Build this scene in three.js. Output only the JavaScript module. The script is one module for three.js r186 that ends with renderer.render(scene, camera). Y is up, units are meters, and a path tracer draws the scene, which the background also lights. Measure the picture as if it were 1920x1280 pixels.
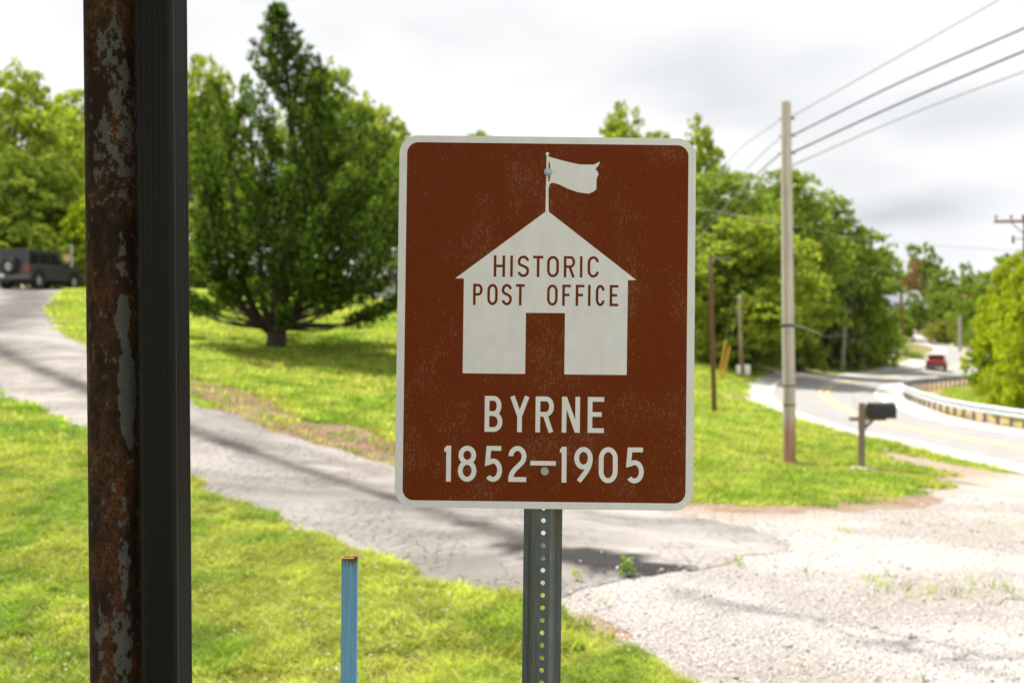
import * as THREE from 'three';
import { mergeGeometries } from 'three/addons/utils/BufferGeometryUtils.js';
import { RoundedBoxGeometry } from 'three/addons/geometries/RoundedBoxGeometry.js';

// ------------------------------------------------------------------ camera, exposure, sun, sky
const F = 2000, EYE = 1.65, PITCH = Math.atan(50 / F);          // lens of about 36 mm, held at eye height, tipped slightly down
const scene = new THREE.Scene();
const camera = new THREE.PerspectiveCamera((2 * Math.atan(640 / F) * 180) / Math.PI, 1.5, 0.05, 3000);
camera.position.set(0, EYE, 0);
camera.rotation.x = -PITCH;
camera.focus = 2.17;
camera.userData.fStop = 3.9;
const renderer = new THREE.WebGLRenderer({ antialias: true });
renderer.toneMapping = THREE.LinearToneMapping;
renderer.toneMappingExposure = 1.9;
renderer.shadowMap.enabled = true;
const SUN = new THREE.Vector3(-0.36, 1, -0.5).normalize();
const sun = new THREE.DirectionalLight(new THREE.Color().setRGB(1, 0.95, 0.87), 5);
sun.position.copy(SUN).multiplyScalar(200);
sun.castShadow = true;
Object.assign(sun.shadow.camera, { left: -120, right: 120, top: 120, bottom: -120, near: 1, far: 600 });
sun.shadow.mapSize.set(4096, 4096);
sun.shadow.radius = 2;
scene.add(sun); scene.add(sun.target);

// ------------------------------------------------------------------ random numbers and noise
function rng(seed) { let a = seed >>> 0; return () => { a = (a + 0x6d2b79f5) | 0; let t = Math.imul(a ^ (a >>> 15), 1 | a); t = (t + Math.imul(t ^ (t >>> 7), 61 | t)) ^ t; return ((t ^ (t >>> 14)) >>> 0) / 4294967296; }; }
function hash(ix, iy, s) { let h = Math.imul(ix, 374761393) + Math.imul(iy, 668265263) + Math.imul(s, 974634777) | 0; h = Math.imul(h ^ (h >>> 13), 1274126177); h = Math.imul(h ^ (h >>> 16), 1911520717); return ((h ^ (h >>> 15)) >>> 0) / 4294967296; }
const mod = (a, n) => ((a % n) + n) % n;
function noise(x, y, s = 0, p = 0) {                             // value noise 0..1, wrapping every p cells when p is given
  let ix = Math.floor(x), iy = Math.floor(y); const fx = x - ix, fy = y - iy;
  let jx = ix + 1, jy = iy + 1;
  if (p) { ix = mod(ix, p); iy = mod(iy, p); jx = mod(jx, p); jy = mod(jy, p); }
  const u = fx * fx * (3 - 2 * fx), v = fy * fy * (3 - 2 * fy);
  const a = hash(ix, iy, s), b = hash(jx, iy, s), c = hash(ix, jy, s), d = hash(jx, jy, s);
  return a + (b - a) * u + (c - a) * v + (a - b - c + d) * u * v;
}
function fbm(x, y, s = 0, o = 4, p = 0) { let a = 0.5, t = 0, n = 0; for (let i = 0; i < o; i++) { t += a * noise(x, y, s + i * 17, p); n += a; x *= 2; y *= 2; p *= 2; a *= 0.5; } return t / n; }
const clamp = (x, a = 0, b = 1) => Math.min(b, Math.max(a, x));
const smooth = (a, b, x) => { const t = clamp((x - a) / (b - a)); return t * t * (3 - 2 * t); };
const lerp = (a, b, t) => a + (b - a) * t;
const mix3 = (a, b, t) => [lerp(a[0], b[0], t), lerp(a[1], b[1], t), lerp(a[2], b[2], t)];
const lin = (r, g, b) => new THREE.Color().setRGB(r, g, b);

// ------------------------------------------------------------------ cloudy sky, computed for every direction
{
  const W = 1536, H = 768, data = new Float32Array(W * H * 4);
  const blobs = [                                                // soft grey undersides of cloud: azimuth (degrees right of the view), elevation, half sizes, strength
    [7.5, 13.0, 7, 2.2, 0.14], [-5, 15.5, 7, 2.0, 0.05], [21, 5.3, 4.5, 1.1, 0.2], [24, 9.6, 6, 1.4, 0.13], [14.5, 9.5, 4, 2.0, 0.07], [10.5, 11, 3.5, 1.2, 0.08], [17, 12.5, 4, 1.0, 0.06], [19.5, 2.6, 6, 1.6, 0.08], [17, 7.4, 4, 1.2, 0.05],
    [-60, 20, 14, 5, 0.14], [60, 16, 15, 4, 0.15], [110, 25, 18, 6, 0.14], [-120, 18, 15, 5, 0.15], [180, 22, 20, 6, 0.14], [40, 40, 16, 9, 0.12], [-30, 45, 18, 9, 0.12]];
  for (let j = 0; j < H; j++) {
    const el = ((j + 0.5) / H - 0.5) * Math.PI, y = Math.sin(el), c = Math.cos(el);
    for (let i = 0; i < W; i++) {
      const az = ((i + 0.5) / W - 0.5) * 2 * Math.PI, x = Math.cos(az) * c, z = Math.sin(az) * c, k = (j * W + i) * 4;
      const yy = Math.max(y, 0.0) + 0.16, px = x / yy, pz = z / yy;
      let n = fbm(px * 0.9 + 31, pz * 0.9 + 7, 5, 5), m = fbm(px * 2.6 + 3, pz * 2.6 + 90, 9, 4);
      let grey = smooth(0.5, 0.78, n) * 0.11 + (m - 0.5) * 0.10 + (fbm(px * 7, pz * 7, 13, 3) - 0.5) * 0.05;
      const da = Math.atan2(x, -z) * 180 / Math.PI, de = el * 180 / Math.PI;
      for (const [ba, be, ra, re, s] of blobs) {
        let q = mod(da - ba + 180, 360) - 180; q = (q + (m - 0.5) * ra * 1.5) / ra; const e = (de - be + (n - 0.5) * re * 2.2) / re;
        grey += 1.4 * s * Math.exp(-(q * q + e * e));
      }
      const v = 0.562 * (1 - clamp(grey, -0.05, 0.34));
      const cool = clamp(grey * 1.1 + smooth(0.5, 0.35, n) * 0.05, 0, 0.3);
      data[k] = v * (1 - cool * 0.20); data[k + 1] = v * (1 - cool * 0.09); data[k + 2] = v * (1.01 + cool * 0.02); data[k + 3] = 1;
      if (y < -0.02) { data[k] = 0.3; data[k + 1] = 0.3; data[k + 2] = 0.22; }
    }
  }
  const sky = new THREE.DataTexture(data, W, H, THREE.RGBAFormat, THREE.FloatType);
  sky.mapping = THREE.EquirectangularReflectionMapping; sky.magFilter = sky.minFilter = THREE.LinearFilter; sky.needsUpdate = true;
  scene.background = sky; scene.environment = sky;
}

// ------------------------------------------------------------------ from the photograph's angles to places
const V3 = (x, y, z) => new THREE.Vector3(x, y, z);
function ray(px, py) { const a = (px - 960) / F, b = (640 - py) / F, c = Math.cos(PITCH), s = Math.sin(PITCH); return V3(a, b * c - s, -c - b * s); }
function at(px, py, d) { const r = ray(px, py); return r.multiplyScalar(d / -r.z).add(V3(0, EYE, 0)); }   // the point seen there at distance d ahead

// ------------------------------------------------------------------ terrain: heights surveyed along lines of sight, joined by a thin-plate spline
const SURVEY = [
  [0, 1280, 6], [0, 1000, 9.3], [0, 850, 13], [0, 740, 18.5], [0, 640, 27], [0, 575, 40], [0, 541, 52],
  [-300, 1280, 6], [-300, 760, 18], [-300, 560, 42], [-300, 535, 55],
  [365, 1280, 5.9], [365, 1050, 8.5], [365, 915, 11.5], [365, 750, 19], [365, 655, 28], [365, 600, 37], [365, 550, 48],
  [740, 1280, 5.7], [740, 1080, 8], [740, 930, 12.5], [740, 880, 15], [740, 760, 21], [740, 700, 26], [740, 640, 33], [740, 572, 46], [517, 655, 30],
  [1020, 1280, 5.7], [1020, 1100, 7.6], [1020, 1000, 10], [1020, 950, 13], [1020, 880, 17.5], [1020, 780, 26], [1020, 700, 38], [1020, 640, 52],
  [1310, 1280, 5.7], [1310, 1100, 7.9], [1310, 1000, 11], [1310, 940, 15], [1310, 870, 20], [1310, 800, 28.5], [1340, 778, 34], [1310, 720, 48], [1310, 690, 58], [1310, 655, 70],
  [1480, 1280, 5.8], [1480, 1000, 11.2], [1480, 940, 15], [1481, 870, 23], [1480, 800, 33], [1480, 770, 41], [1480, 745, 50], [1390, 705, 58], [1427, 742, 51], [1480, 670, 92],
  [1617, 1280, 5.9], [1617, 1000, 11.7], [1617, 940, 15.5], [1617, 880, 21.3], [1617, 828, 29.8], [1617, 812, 33.8], [1617, 780, 41], [1534, 703, 75], [1651, 699, 88],
  [1769, 1000, 11.9], [1769, 940, 16], [1769, 871, 24.6], [1769, 851, 27.6], [1769, 816, 33.6], [1675, 754, 48.8], [1710, 701, 85.6], [1756, 697, 96], [1740, 731, 60.3], [1813, 724, 66.4],
  [1920, 1280, 6], [1920, 1000, 12], [1920, 940, 16.5], [1920, 900, 22], [1920, 877, 25.4], [1920, 844, 29.5], [1920, 812, 34.7], [1920, 780, 44],
  [2300, 1280, 6], [2300, 900, 20], [2300, 820, 34], [2300, 760, 55],
  [1815, 672, 130], [1800, 655, 165], [1735, 642, 205], [1700, 632, 235],
];
const HEIGHTS = [[-3, 1, 0], [0, 1, 0], [3, 1, 0], [-40, 80, 3.2], [-24, 80, 3.0], [-9, 80, 2.2], [3, 85, 1.8], [18, 105, 2.4], [32, 120, 2.0], [75, 80, -3], [90, 160, -1],
  [-150, 300, 12], [-40, 300, 12], [50, 300, 8], [104, 300, 2], [160, 300, 3], [-400, 850, 16], [0, 850, 16], [300, 850, 14]];
const ctrl = [...SURVEY.map(([a, b, d]) => { const p = at(a, b, d); return [p.x, d, p.y]; }), ...HEIGHTS];
const warp = (x, d) => { d = Math.max(d, 1); return [clamp(x / (d + 6), -0.75, 0.75) * 2.2, Math.log(d + 6)]; };
const tps = (r2) => (r2 < 1e-12 ? 0 : 0.5 * r2 * Math.log(r2));
const spline = (() => {
  const n = ctrl.length, m = n + 3, P = ctrl.map(([x, d]) => warp(x, d)), A = Array.from({ length: m }, () => new Float64Array(m + 1));
  for (let i = 0; i < n; i++) {
    for (let j = 0; j < n; j++) A[i][j] = tps((P[i][0] - P[j][0]) ** 2 + (P[i][1] - P[j][1]) ** 2) + (i === j ? 0.0006 : 0);
    A[i][n] = A[n][i] = 1; A[i][n + 1] = A[n + 1][i] = P[i][0]; A[i][n + 2] = A[n + 2][i] = P[i][1]; A[i][m] = ctrl[i][2];
  }
  for (let c = 0; c < m; c++) {
    let b = c; for (let r = c + 1; r < m; r++) if (Math.abs(A[r][c]) > Math.abs(A[b][c])) b = r;
    [A[c], A[b]] = [A[b], A[c]];
    for (let r = c + 1; r < m; r++) { const f = A[r][c] / A[c][c]; if (f) for (let k = c; k <= m; k++) A[r][k] -= f * A[c][k]; }
  }
  const w = new Float64Array(m);
  for (let r = m - 1; r >= 0; r--) { let s = A[r][m]; for (let k = r + 1; k < m; k++) s -= A[r][k] * w[k]; w[r] = s / A[r][r]; }
  return (x, d) => { const [u, v] = warp(x, d); let s = w[n] + w[n + 1] * u + w[n + 2] * v; for (let i = 0; i < n; i++) s += w[i] * tps((u - P[i][0]) ** 2 + (v - P[i][1]) ** 2); return s; };
})();
const xs = [0], ds = [4];
for (let x = 0; x < 900;) { x += x < 7 ? 0.13 : x < 220 ? 0.13 + 0.02 * (x - 7) : x * 0.12; xs.push(x); }
for (const x of xs.slice(1)) xs.unshift(-x);
for (let d = 4; d < 950;) { d += d < 11 ? 0.13 : d < 260 ? 0.0118 * d : d * 0.1; ds.push(d); }
for (const d of [3.5, 3, 2.5, 2, 1.5, 1, 0, -1, -2, -4, -8, -16, -40, -90, -300]) ds.unshift(d);
const NX = xs.length, ND = ds.length, HG = new Float64Array(NX * ND);
for (let j = 0; j < ND; j++) for (let i = 0; i < NX; i++) {
  const x = xs[i], d = ds[j];
  HG[j * NX + i] = spline(x, d) + (fbm(x * 0.7 + 50, d * 0.7 + 50, 3, 3) - 0.5) * 0.05 * smooth(400, 60, d);
}
function cell(a, v) { let lo = 0, hi = a.length - 2; while (lo < hi) { const m = (lo + hi + 1) >> 1; if (a[m] <= v) lo = m; else hi = m - 1; } return lo; }
function ground(x, d) {                                          // the height of the terrain sheet itself, triangle by triangle
  const i = cell(xs, x), j = cell(ds, d), u = clamp((x - xs[i]) / (xs[i + 1] - xs[i])), v = clamp((d - ds[j]) / (ds[j + 1] - ds[j])), k = j * NX + i;
  const a = HG[k], b = HG[k + 1], c = HG[k + NX + 1], e = HG[k + NX];
  return u > v ? a + (b - a) * u + (c - b) * v : a + (c - e) * u + (e - a) * v;
}
const onGround = (x, d, up = 0) => V3(x, ground(x, d) + up, -d);
function G(px, py, far = 400) {                                  // where a line of sight meets the ground
  const r = ray(px, py); r.multiplyScalar(1 / -r.z);
  let a = 3, b = 3; const h = (d) => EYE + r.y * d - ground(r.x * d, d);
  while (h(b) > 0 && b < far) { a = b; b *= 1.012; }
  for (let i = 0; i < 18; i++) { const m = (a + b) / 2; if (h(m) > 0) a = m; else b = m; }
  return { x: r.x * b, d: b };
}

// ------------------------------------------------------------------ the layout of the ground: driveway, gravel, dirt, road
function segDist(x, d, a, b) { const ex = b.x - a.x, ed = b.d - a.d, t = clamp(((x - a.x) * ex + (d - a.d) * ed) / (ex * ex + ed * ed || 1)); return [Math.hypot(x - a.x - ex * t, d - a.d - ed * t), t]; }
function polyField(pts) {                                        // > 0 inside
  const p = pts.map(([a, b]) => (Array.isArray(a) ? { x: a[0], d: a[1] } : G(a, b)));
  const bb = [Math.min(...p.map((q) => q.x)) - 1, Math.max(...p.map((q) => q.x)) + 1, Math.min(...p.map((q) => q.d)) - 1, Math.max(...p.map((q) => q.d)) + 1];
  return (x, d) => {
    if (x < bb[0] || x > bb[1] || d < bb[2] || d > bb[3]) return -1;
    let m = 1e9, inside = false;
    for (let i = 0, j = p.length - 1; i < p.length; j = i++) {
      m = Math.min(m, segDist(x, d, p[j], p[i])[0]);
      if ((p[i].d > d) !== (p[j].d > d) && x < ((p[j].x - p[i].x) * (d - p[i].d)) / (p[j].d - p[i].d) + p[i].x) inside = !inside;
    }
    return inside ? m : -m;
  };
}
function lineDist(pts) {                                         // distance to a line, and how far along it (0..1)
  const p = pts.map(([a, b]) => (Array.isArray(a) ? { x: a[0], d: a[1] } : G(a, b)));
  return (x, d) => { let m = 1e9, at_ = 0; for (let i = 1; i < p.length; i++) { const [q, t] = segDist(x, d, p[i - 1], p[i]); if (q < m) { m = q; at_ = (i - 1 + t) / (p.length - 1); } } return [m, at_]; };
}
const driveRaw = polyField([[-200, 650], [-40, 722], [0, 742], [80, 778], [165, 812], [260, 860], [365, 915], [500, 970], [680, 1050], [800, 1097], [900, 1126], [1000, 1128], [1060, 1098], [1150, 1090], [1280, 1087], [1330, 1062], [1440, 1037], [1482, 1021],
  [1440, 1001], [1380, 987], [1300, 967], [1180, 950], [1020, 938], [900, 916], [740, 878], [600, 838], [480, 795], [365, 755], [250, 706], [170, 655], [115, 612], [98, 585], [108, 562], [128, 547], [128, 541], [-100, 541], [-300, 570]]);
const driveF = (x, d) => driveRaw(x, d) + (fbm(x * 1.7, d * 1.7, 21, 3) - 0.5) * 0.55;
const gravelRaw = polyField([[1300, 1420], [1235, 1290], [1150, 1228], [1080, 1192], [1040, 1160], [980, 1128], [960, 1040], [1000, 950], [1130, 944], [1310, 944], [1400, 950], [1520, 950], [1640, 946], [1700, 934], [1738, 908], [1768, 886], [1712, 876], [1648, 868], [1632, 852], [1652, 838], [1700, 852], [1800, 872], [1920, 893], [2300, 935], [2600, 1000], [[9, 4]], [[9, -14]], [[-3.4, -14]], [[-3.4, 4.3]], [[0.1, 4.6]]]);
const gravelF = (x, d) => gravelRaw(x, d) + (fbm(x * 1.3 + 9, d * 1.3, 31, 4) - 0.5) * 1.1;
const bankLine = lineDist([[365, 722], [440, 752], [520, 785], [610, 815], [700, 842], [780, 868], [900, 895]]);
const bankF = (x, d) => { const [q, t] = bankLine(x, d); return 0.28 + 0.5 * smooth(0.1, 0.8, t) + 0.38 - q + (fbm(x * 1.5, d * 1.5, 41, 3) - 0.5) * 1.2; };
const lipLine = lineDist([[1240, 944], [1310, 946], [1420, 952], [1560, 952], [1660, 946], [1715, 930]]);
const lipF = (x, d) => 0.55 - lipLine(x, d)[0] + (fbm(x * 1.1, d * 1.1, 51, 3) - 0.5) * 1.5 + (fbm(x * 4.5, d * 4.5, 52, 2) - 0.5) * 0.9 - 0.1;
const curveOf = (pts, n) => new THREE.CatmullRomCurve3(pts.map(([x, d]) => V3(x, 0, d)), false, 'centripetal').getSpacedPoints(n).map((p) => ({ x: p.x, d: p.z }));
const ROAD = curveOf([[19.5, -60], [18.5, -20], [17, 5], [15.6, 18], [14.3, 29.5], [13.6, 34], [13.3, 38], [13.6, 43.3], [15.4, 52.6], [19.1, 62.4], [24.2, 71.9], [32.1, 85.6], [40.5, 99], [54.5, 128], [69, 165], [79, 205], [87, 235], [100, 280], [130, 340]], 420);
const roadD = (x, d) => { let m = 1e9; for (const p of ROAD) { const q = (p.x - x) ** 2 + (p.d - d) ** 2; if (q < m) m = q; } return Math.sqrt(m); };
const onInside = (x, d) => { let m = 1e9, k = 0; ROAD.forEach((p, i) => { const q = (p.x - x) ** 2 + (p.d - d) ** 2; if (q < m) { m = q; k = i; } }); const p = ROAD[Math.max(k - 1, 0)], q = ROAD[Math.min(k + 1, ROAD.length - 1)]; return (q.d - p.d) * (x - p.x) - (q.x - p.x) * (d - p.d) > 0; };
const fastRoad = (x, d) => (x < 7 || (d > 60 && x < 10) ? 99 : roadD(x, d));
const dirtSpots = [[690, 1255, 0.35], [1110, 1210, 0.3], [430, 955, 0.3], [60, 1255, 0.5], [640, 806, 0.35], [720, 740, 0.2], [1390, 955, 0.5], [1480, 872, 1.1], [1640, 884, 0.8], [1366, 742, 1.6], [240, 845, 0.5], [560, 985, 0.35]].map(([a, b, r]) => ({ ...G(a, b), r }));
const spotF = (x, d) => { let m = -9; for (const s of dirtSpots) m = Math.max(m, s.r - Math.hypot(x - s.x, (d - s.d) * 0.7)); return m; };
const woodsF = (x, d) => {                                       // > 0 under the woods, where no lawn grows
  const h = spline; const edge = x < 3 ? 54 : x < 9 ? 60 - (x - 3) * 0.4 : 58 + (x - 9) * 1.6; return d - edge + (fbm(x * 0.3, d * 0.3, 61, 2) - 0.5) * 6;
};
// darker tones on the asphalt: a long band, a patch and a hooked line, ragged outlines
const darkBand = lineDist([[-60, 628], [0, 658], [60, 688], [160, 730], [260, 772], [365, 812], [480, 852], [600, 892], [740, 934], [900, 988], [1060, 1042]]);
const darkPatch = lineDist([[1040, 1040], [1110, 1046], [1180, 1062], [1285, 1084]]);
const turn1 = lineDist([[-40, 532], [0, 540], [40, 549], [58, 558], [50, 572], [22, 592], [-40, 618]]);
const rut = lineDist([[1230, 1105], [1330, 1128], [1450, 1152], [1600, 1190], [1760, 1222], [1960, 1262], [2200, 1300]]);
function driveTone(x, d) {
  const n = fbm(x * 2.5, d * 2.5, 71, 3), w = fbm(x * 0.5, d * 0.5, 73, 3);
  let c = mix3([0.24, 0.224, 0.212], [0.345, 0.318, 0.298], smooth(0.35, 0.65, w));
  const [q, t] = darkBand(x, d), f = smooth(0.26 + 0.06 * d / 12, 0.06, q + (n - 0.5) * 0.3);
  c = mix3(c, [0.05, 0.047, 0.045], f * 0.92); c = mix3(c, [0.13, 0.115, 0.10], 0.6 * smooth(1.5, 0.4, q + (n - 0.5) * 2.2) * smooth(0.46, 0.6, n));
  const q2 = darkPatch(x, d); c = mix3(c, [0.04, 0.038, 0.037], smooth(0.5, 0.28, q2[0] + (n - 0.5) * 0.5 + (fbm(x * 7, d * 7, 78, 3) - 0.5) * 0.55 - 0.05));
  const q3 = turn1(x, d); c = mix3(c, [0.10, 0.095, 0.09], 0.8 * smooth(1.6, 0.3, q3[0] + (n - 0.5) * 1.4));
  c = mix3(c, [0.16, 0.145, 0.12], 0.55 * smooth(0.60, 0.74, fbm(x * 1.1 + 4, d * 1.1, 77, 4)));
  return c;
}
function gravelTone(x, d) {
  const w = fbm(x * 0.6, d * 0.6, 83, 4), n = fbm(x * 3, d * 3, 85, 3);
  let c = mix3([0.47, 0.435, 0.40], [0.60, 0.57, 0.54], smooth(0.35, 0.65, w));
  c = mix3(c, [0.44, 0.33, 0.23], 0.75 * smooth(11.5, 14.5, d + (w - 0.5) * 5) * smooth(5.5, 3.5, x - (d - 14) * 0.7));
  const [q] = rut(x, d); c = mix3(c, [0.23, 0.22, 0.215], 0.85 * smooth(0.34, 0.60, n + 0.08 * x - 0.2) * smooth(0.6, 0.05, q + (n - 0.5) * 1.0));
  c = mix3(c, [0.27, 0.175, 0.11], smooth(0.1, 0.6, lipF(x, d)) * 0.9);
  return c;
}
// ------------------------------------------------------------------ helpers for objects
const used = {};
const numbered = (n) => { const k = (used[n] = (used[n] ?? -1) + 1); return k ? `${n}_${String(k).padStart(3, '0')}` : n; };
function tag(o, label, category, group, kind) { o.userData = { ...o.userData, label, category }; if (group) o.userData.group = group; if (kind) o.userData.kind = kind; return o; }
function lit(o) { o.traverse((m) => { if (m.isMesh) { m.castShadow = true; m.receiveShadow = true; } }); return o; }
function thing(name, label, category, pos = [0, 0, 0], turn = 0, group) { const o = new THREE.Group(); o.name = numbered(name); o.position.set(...(pos.isVector3 ? [pos.x, pos.y, pos.z] : pos)); o.rotation.y = turn; scene.add(o); return tag(o, label, category, group); }
function part(name, geo, mat, parent, label) { const m = new THREE.Mesh(Array.isArray(geo) ? merge(geo) : geo, mat); m.name = parent ? name : numbered(name); (parent ?? scene).add(m); if (label) m.userData.label = label; return lit(m); }
function struct(name, geo, mat) { const m = part(name, geo, mat); m.userData = { kind: 'structure' }; return m; }
function merge(list) { return mergeGeometries(list.map((g) => { const q = g.index ? g.toNonIndexed() : g; for (const k of Object.keys(q.attributes)) if (!['position', 'normal', 'uv'].includes(k)) q.deleteAttribute(k); if (!q.attributes.uv) q.setAttribute('uv', new THREE.BufferAttribute(new Float32Array(q.attributes.position.count * 2), 2)); return q; })); }
const box = (w, h, d, x = 0, y = 0, z = 0, r = 0) => (r ? new RoundedBoxGeometry(w, h, d, 2, r) : new THREE.BoxGeometry(w, h, d)).translate(x, y, z);
const cyl = (r1, r2, h, x = 0, y = 0, z = 0, n = 16) => new THREE.CylinderGeometry(r1, r2, h, n).translate(x, y, z);
function tube(pts, r, seg = 24, n = 6) { return new THREE.TubeGeometry(new THREE.CatmullRomCurve3(pts), seg, r, n); }
function taper(pts, r0, r1, seg = 10, n = 8) {                   // a limb: a tube whose radius falls from r0 to r1
  const c = new THREE.CatmullRomCurve3(pts), g = new THREE.TubeGeometry(c, seg, 1, n), p = g.attributes.position, nm = g.attributes.normal;
  for (let i = 0; i <= seg; i++) { const o = c.getPointAt(i / seg), r = lerp(r0, r1, Math.pow(i / seg, 0.8)); for (let j = 0; j <= n; j++) { const k = i * (n + 1) + j; p.setXYZ(k, o.x + nm.getX(k) * r, o.y + nm.getY(k) * r, o.z + nm.getZ(k) * r); } }
  return g;
}
function outline(pts) { const s = new THREE.Shape(); pts.forEach(([x, y], i) => (i ? s.lineTo(x, y) : s.moveTo(x, y))); s.closePath(); return s; }
const extrude = (shape, depth, bevel = 0, seg = 8) => new THREE.ExtrudeGeometry(shape, { depth, bevelEnabled: bevel > 0, bevelSize: bevel, bevelThickness: bevel, bevelSegments: 2, curveSegments: seg });
function soup(pos, nor, uv, col, idx) {
  const g = new THREE.BufferGeometry(); g.setAttribute('position', new THREE.Float32BufferAttribute(pos, 3));
  if (uv) g.setAttribute('uv', new THREE.Float32BufferAttribute(uv, 2)); if (col) g.setAttribute('color', new THREE.Float32BufferAttribute(col, 3));
  if (idx) g.setIndex(idx); if (nor) g.setAttribute('normal', new THREE.Float32BufferAttribute(nor, 3)); else g.computeVertexNormals(); return g;
}

// ------------------------------------------------------------------ textures and materials
function texture(w, h, fn, srgb = false) {                       // fn(x, y) gives linear or sRGB 0..1 values
  const a = new Uint8Array(w * h * 4);
  for (let y = 0, k = 0; y < h; y++) for (let x = 0; x < w; x++, k += 4) { const c = fn(x, y), v = typeof c === 'number' ? [c, c, c] : c; a[k] = clamp(v[0]) * 255; a[k + 1] = clamp(v[1]) * 255; a[k + 2] = clamp(v[2]) * 255; a[k + 3] = 255; }
  const t = new THREE.DataTexture(a, w, h); t.wrapS = t.wrapT = THREE.RepeatWrapping; t.magFilter = THREE.LinearFilter; t.minFilter = THREE.LinearMipmapLinearFilter; t.generateMipmaps = true; if (srgb) t.colorSpace = THREE.SRGBColorSpace; t.needsUpdate = true; return t;
}
function voronoi(x, y, s, p) {                                   // nearest and second nearest distances, and the nearest cell's number
  const ix = Math.floor(x), iy = Math.floor(y); let f1 = 9, f2 = 9, id = 0;
  for (let j = -1; j <= 1; j++) for (let i = -1; i <= 1; i++) {
    const cx = mod(ix + i, p), cy = mod(iy + j, p), qx = ix + i + 0.1 + 0.8 * hash(cx, cy, s), qy = iy + j + 0.1 + 0.8 * hash(cx, cy, s + 1), q = Math.hypot(qx - x, qy - y);
    if (q < f1) { f2 = f1; f1 = q; id = hash(cx, cy, s + 2); } else if (q < f2) f2 = q;
  }
  return [f1, f2, id];
}
const std = (o) => new THREE.MeshStandardMaterial({ roughness: 0.85, metalness: 0, ...o });
const paint = (r, g, b, roughness = 0.6, more = {}) => std({ color: lin(r, g, b), roughness, ...more });
const leafMat = (r, g, b, t = 0.45) => new THREE.MeshPhysicalMaterial({ color: lin(r, g, b), roughness: 1, specularIntensity: 0.3, transmission: t, thickness: 0, side: THREE.DoubleSide, vertexColors: true });

const soilTex = texture(512, 512, (x, y) => { const n = fbm(x / 8, y / 8, 1, 5, 64), m = noise(x / 2, y / 2, 2, 256); return 0.45 + 0.5 * n * 0.8 + (m - 0.5) * 0.3; });
const asphaltH = new Float32Array(1024 * 1024);
const asphaltTex = texture(1024, 1024, (x, y) => {               // 6 m across
  const wx = x + (fbm(x / 32, y / 32, 11, 3, 32) - 0.5) * 26, wy = y + (fbm(x / 32, y / 32, 12, 3, 32) - 0.5) * 26;
  const a = voronoi(wx / 21.333, wy / 21.333, 3, 48), b = voronoi(wx / 128, wy / 128, 5, 8), mask = smooth(0.40, 0.56, fbm(x / 128, y / 128, 13, 3, 8));
  const crack = Math.max(smooth(0.11, 0.03, a[1] - a[0]) * mask, smooth(0.018, 0.005, b[1] - b[0]) * 0.7);
  const grain = (hash(x, y, 7) - 0.5) * 0.26 + (noise(x / 3, y / 3, 8, 1024 / 4 | 0) - 0.5) * 0.2, patch = (fbm(x / 64, y / 64, 14, 4, 16) - 0.5) * 0.35;
  asphaltH[y * 1024 + x] = clamp(0.7 + grain * 0.5 - crack * 0.6);
  return clamp((0.84 + grain * 1.2 + patch) * (1 - crack * 0.62));
});
const asphaltBump = texture(1024, 1024, (x, y) => asphaltH[y * 1024 + x]);
const gravelH = new Float32Array(1024 * 1024);
const gravelTex = texture(1024, 1024, (x, y) => {                // 2 m across
  const a = voronoi(x / 10.24 + 0.4 * noise(x / 6, y / 6, 15, 0), y / 10.24, 17, 100), b = voronoi(x / 25.6, y / 25.6, 19, 40);
  const h = clamp(1 - a[0] * 1.25), g = 0.6 + 0.5 * a[2], big = b[0] < 0.33 && b[2] > 0.55 ? 1 : 0;
  gravelH[y * 1024 + x] = big ? 0.75 + 0.25 * (1 - b[0] * 3) : h * 0.7;
  const v = (big ? 0.75 + 0.4 * b[2] : g) * (0.75 + 0.25 * h) + (hash(x, y, 4) - 0.5) * 0.12, warm = (a[2] * 7.3) % 1;
  return [v * 0.88, v * (0.88 - 0.05 * warm), v * (0.87 - 0.08 * warm)];
});
const gravelBump = texture(1024, 1024, (x, y) => gravelH[y * 1024 + x]);
const roadTex = texture(512, 512, (x, y) => 0.84 + (hash(x, y, 23) - 0.5) * 0.16 + (fbm(x / 32, y / 32, 24, 4, 16) - 0.5) * 0.3);
const woodTex = texture(256, 1024, (x, y) => { const g = fbm(x / 5, y / 160, 33, 4, 0), k = noise(x / 2.2, y / 90, 34), c = smooth(0.62, 0.72, fbm(x / 7, y / 240, 35, 3)); return clamp(0.55 + 0.45 * g + (k - 0.5) * 0.22 - c * 0.3); });
const barkTex = texture(256, 512, (x, y) => clamp(0.4 + 0.6 * fbm(x / 8, y / 40, 43, 4, 0)));
const zincTex = texture(512, 1024, (x, y) => {
  const s = fbm(x / 5, y / 260, 53, 4), m = fbm(x / 22, y / 30, 54, 4), r = smooth(0.60, 0.72, fbm(x / 9, y / 190, 55, 4)) * 0.75, w = smooth(0.62, 0.7, fbm(x / 3, y / 60, 56, 3)) * 0.2;
  const v = 0.45 + 0.35 * s + 0.35 * (m - 0.4) + w; return mix3([v * 0.92, v, v * 1.05], [0.62, 0.46, 0.27], r);
});
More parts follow.
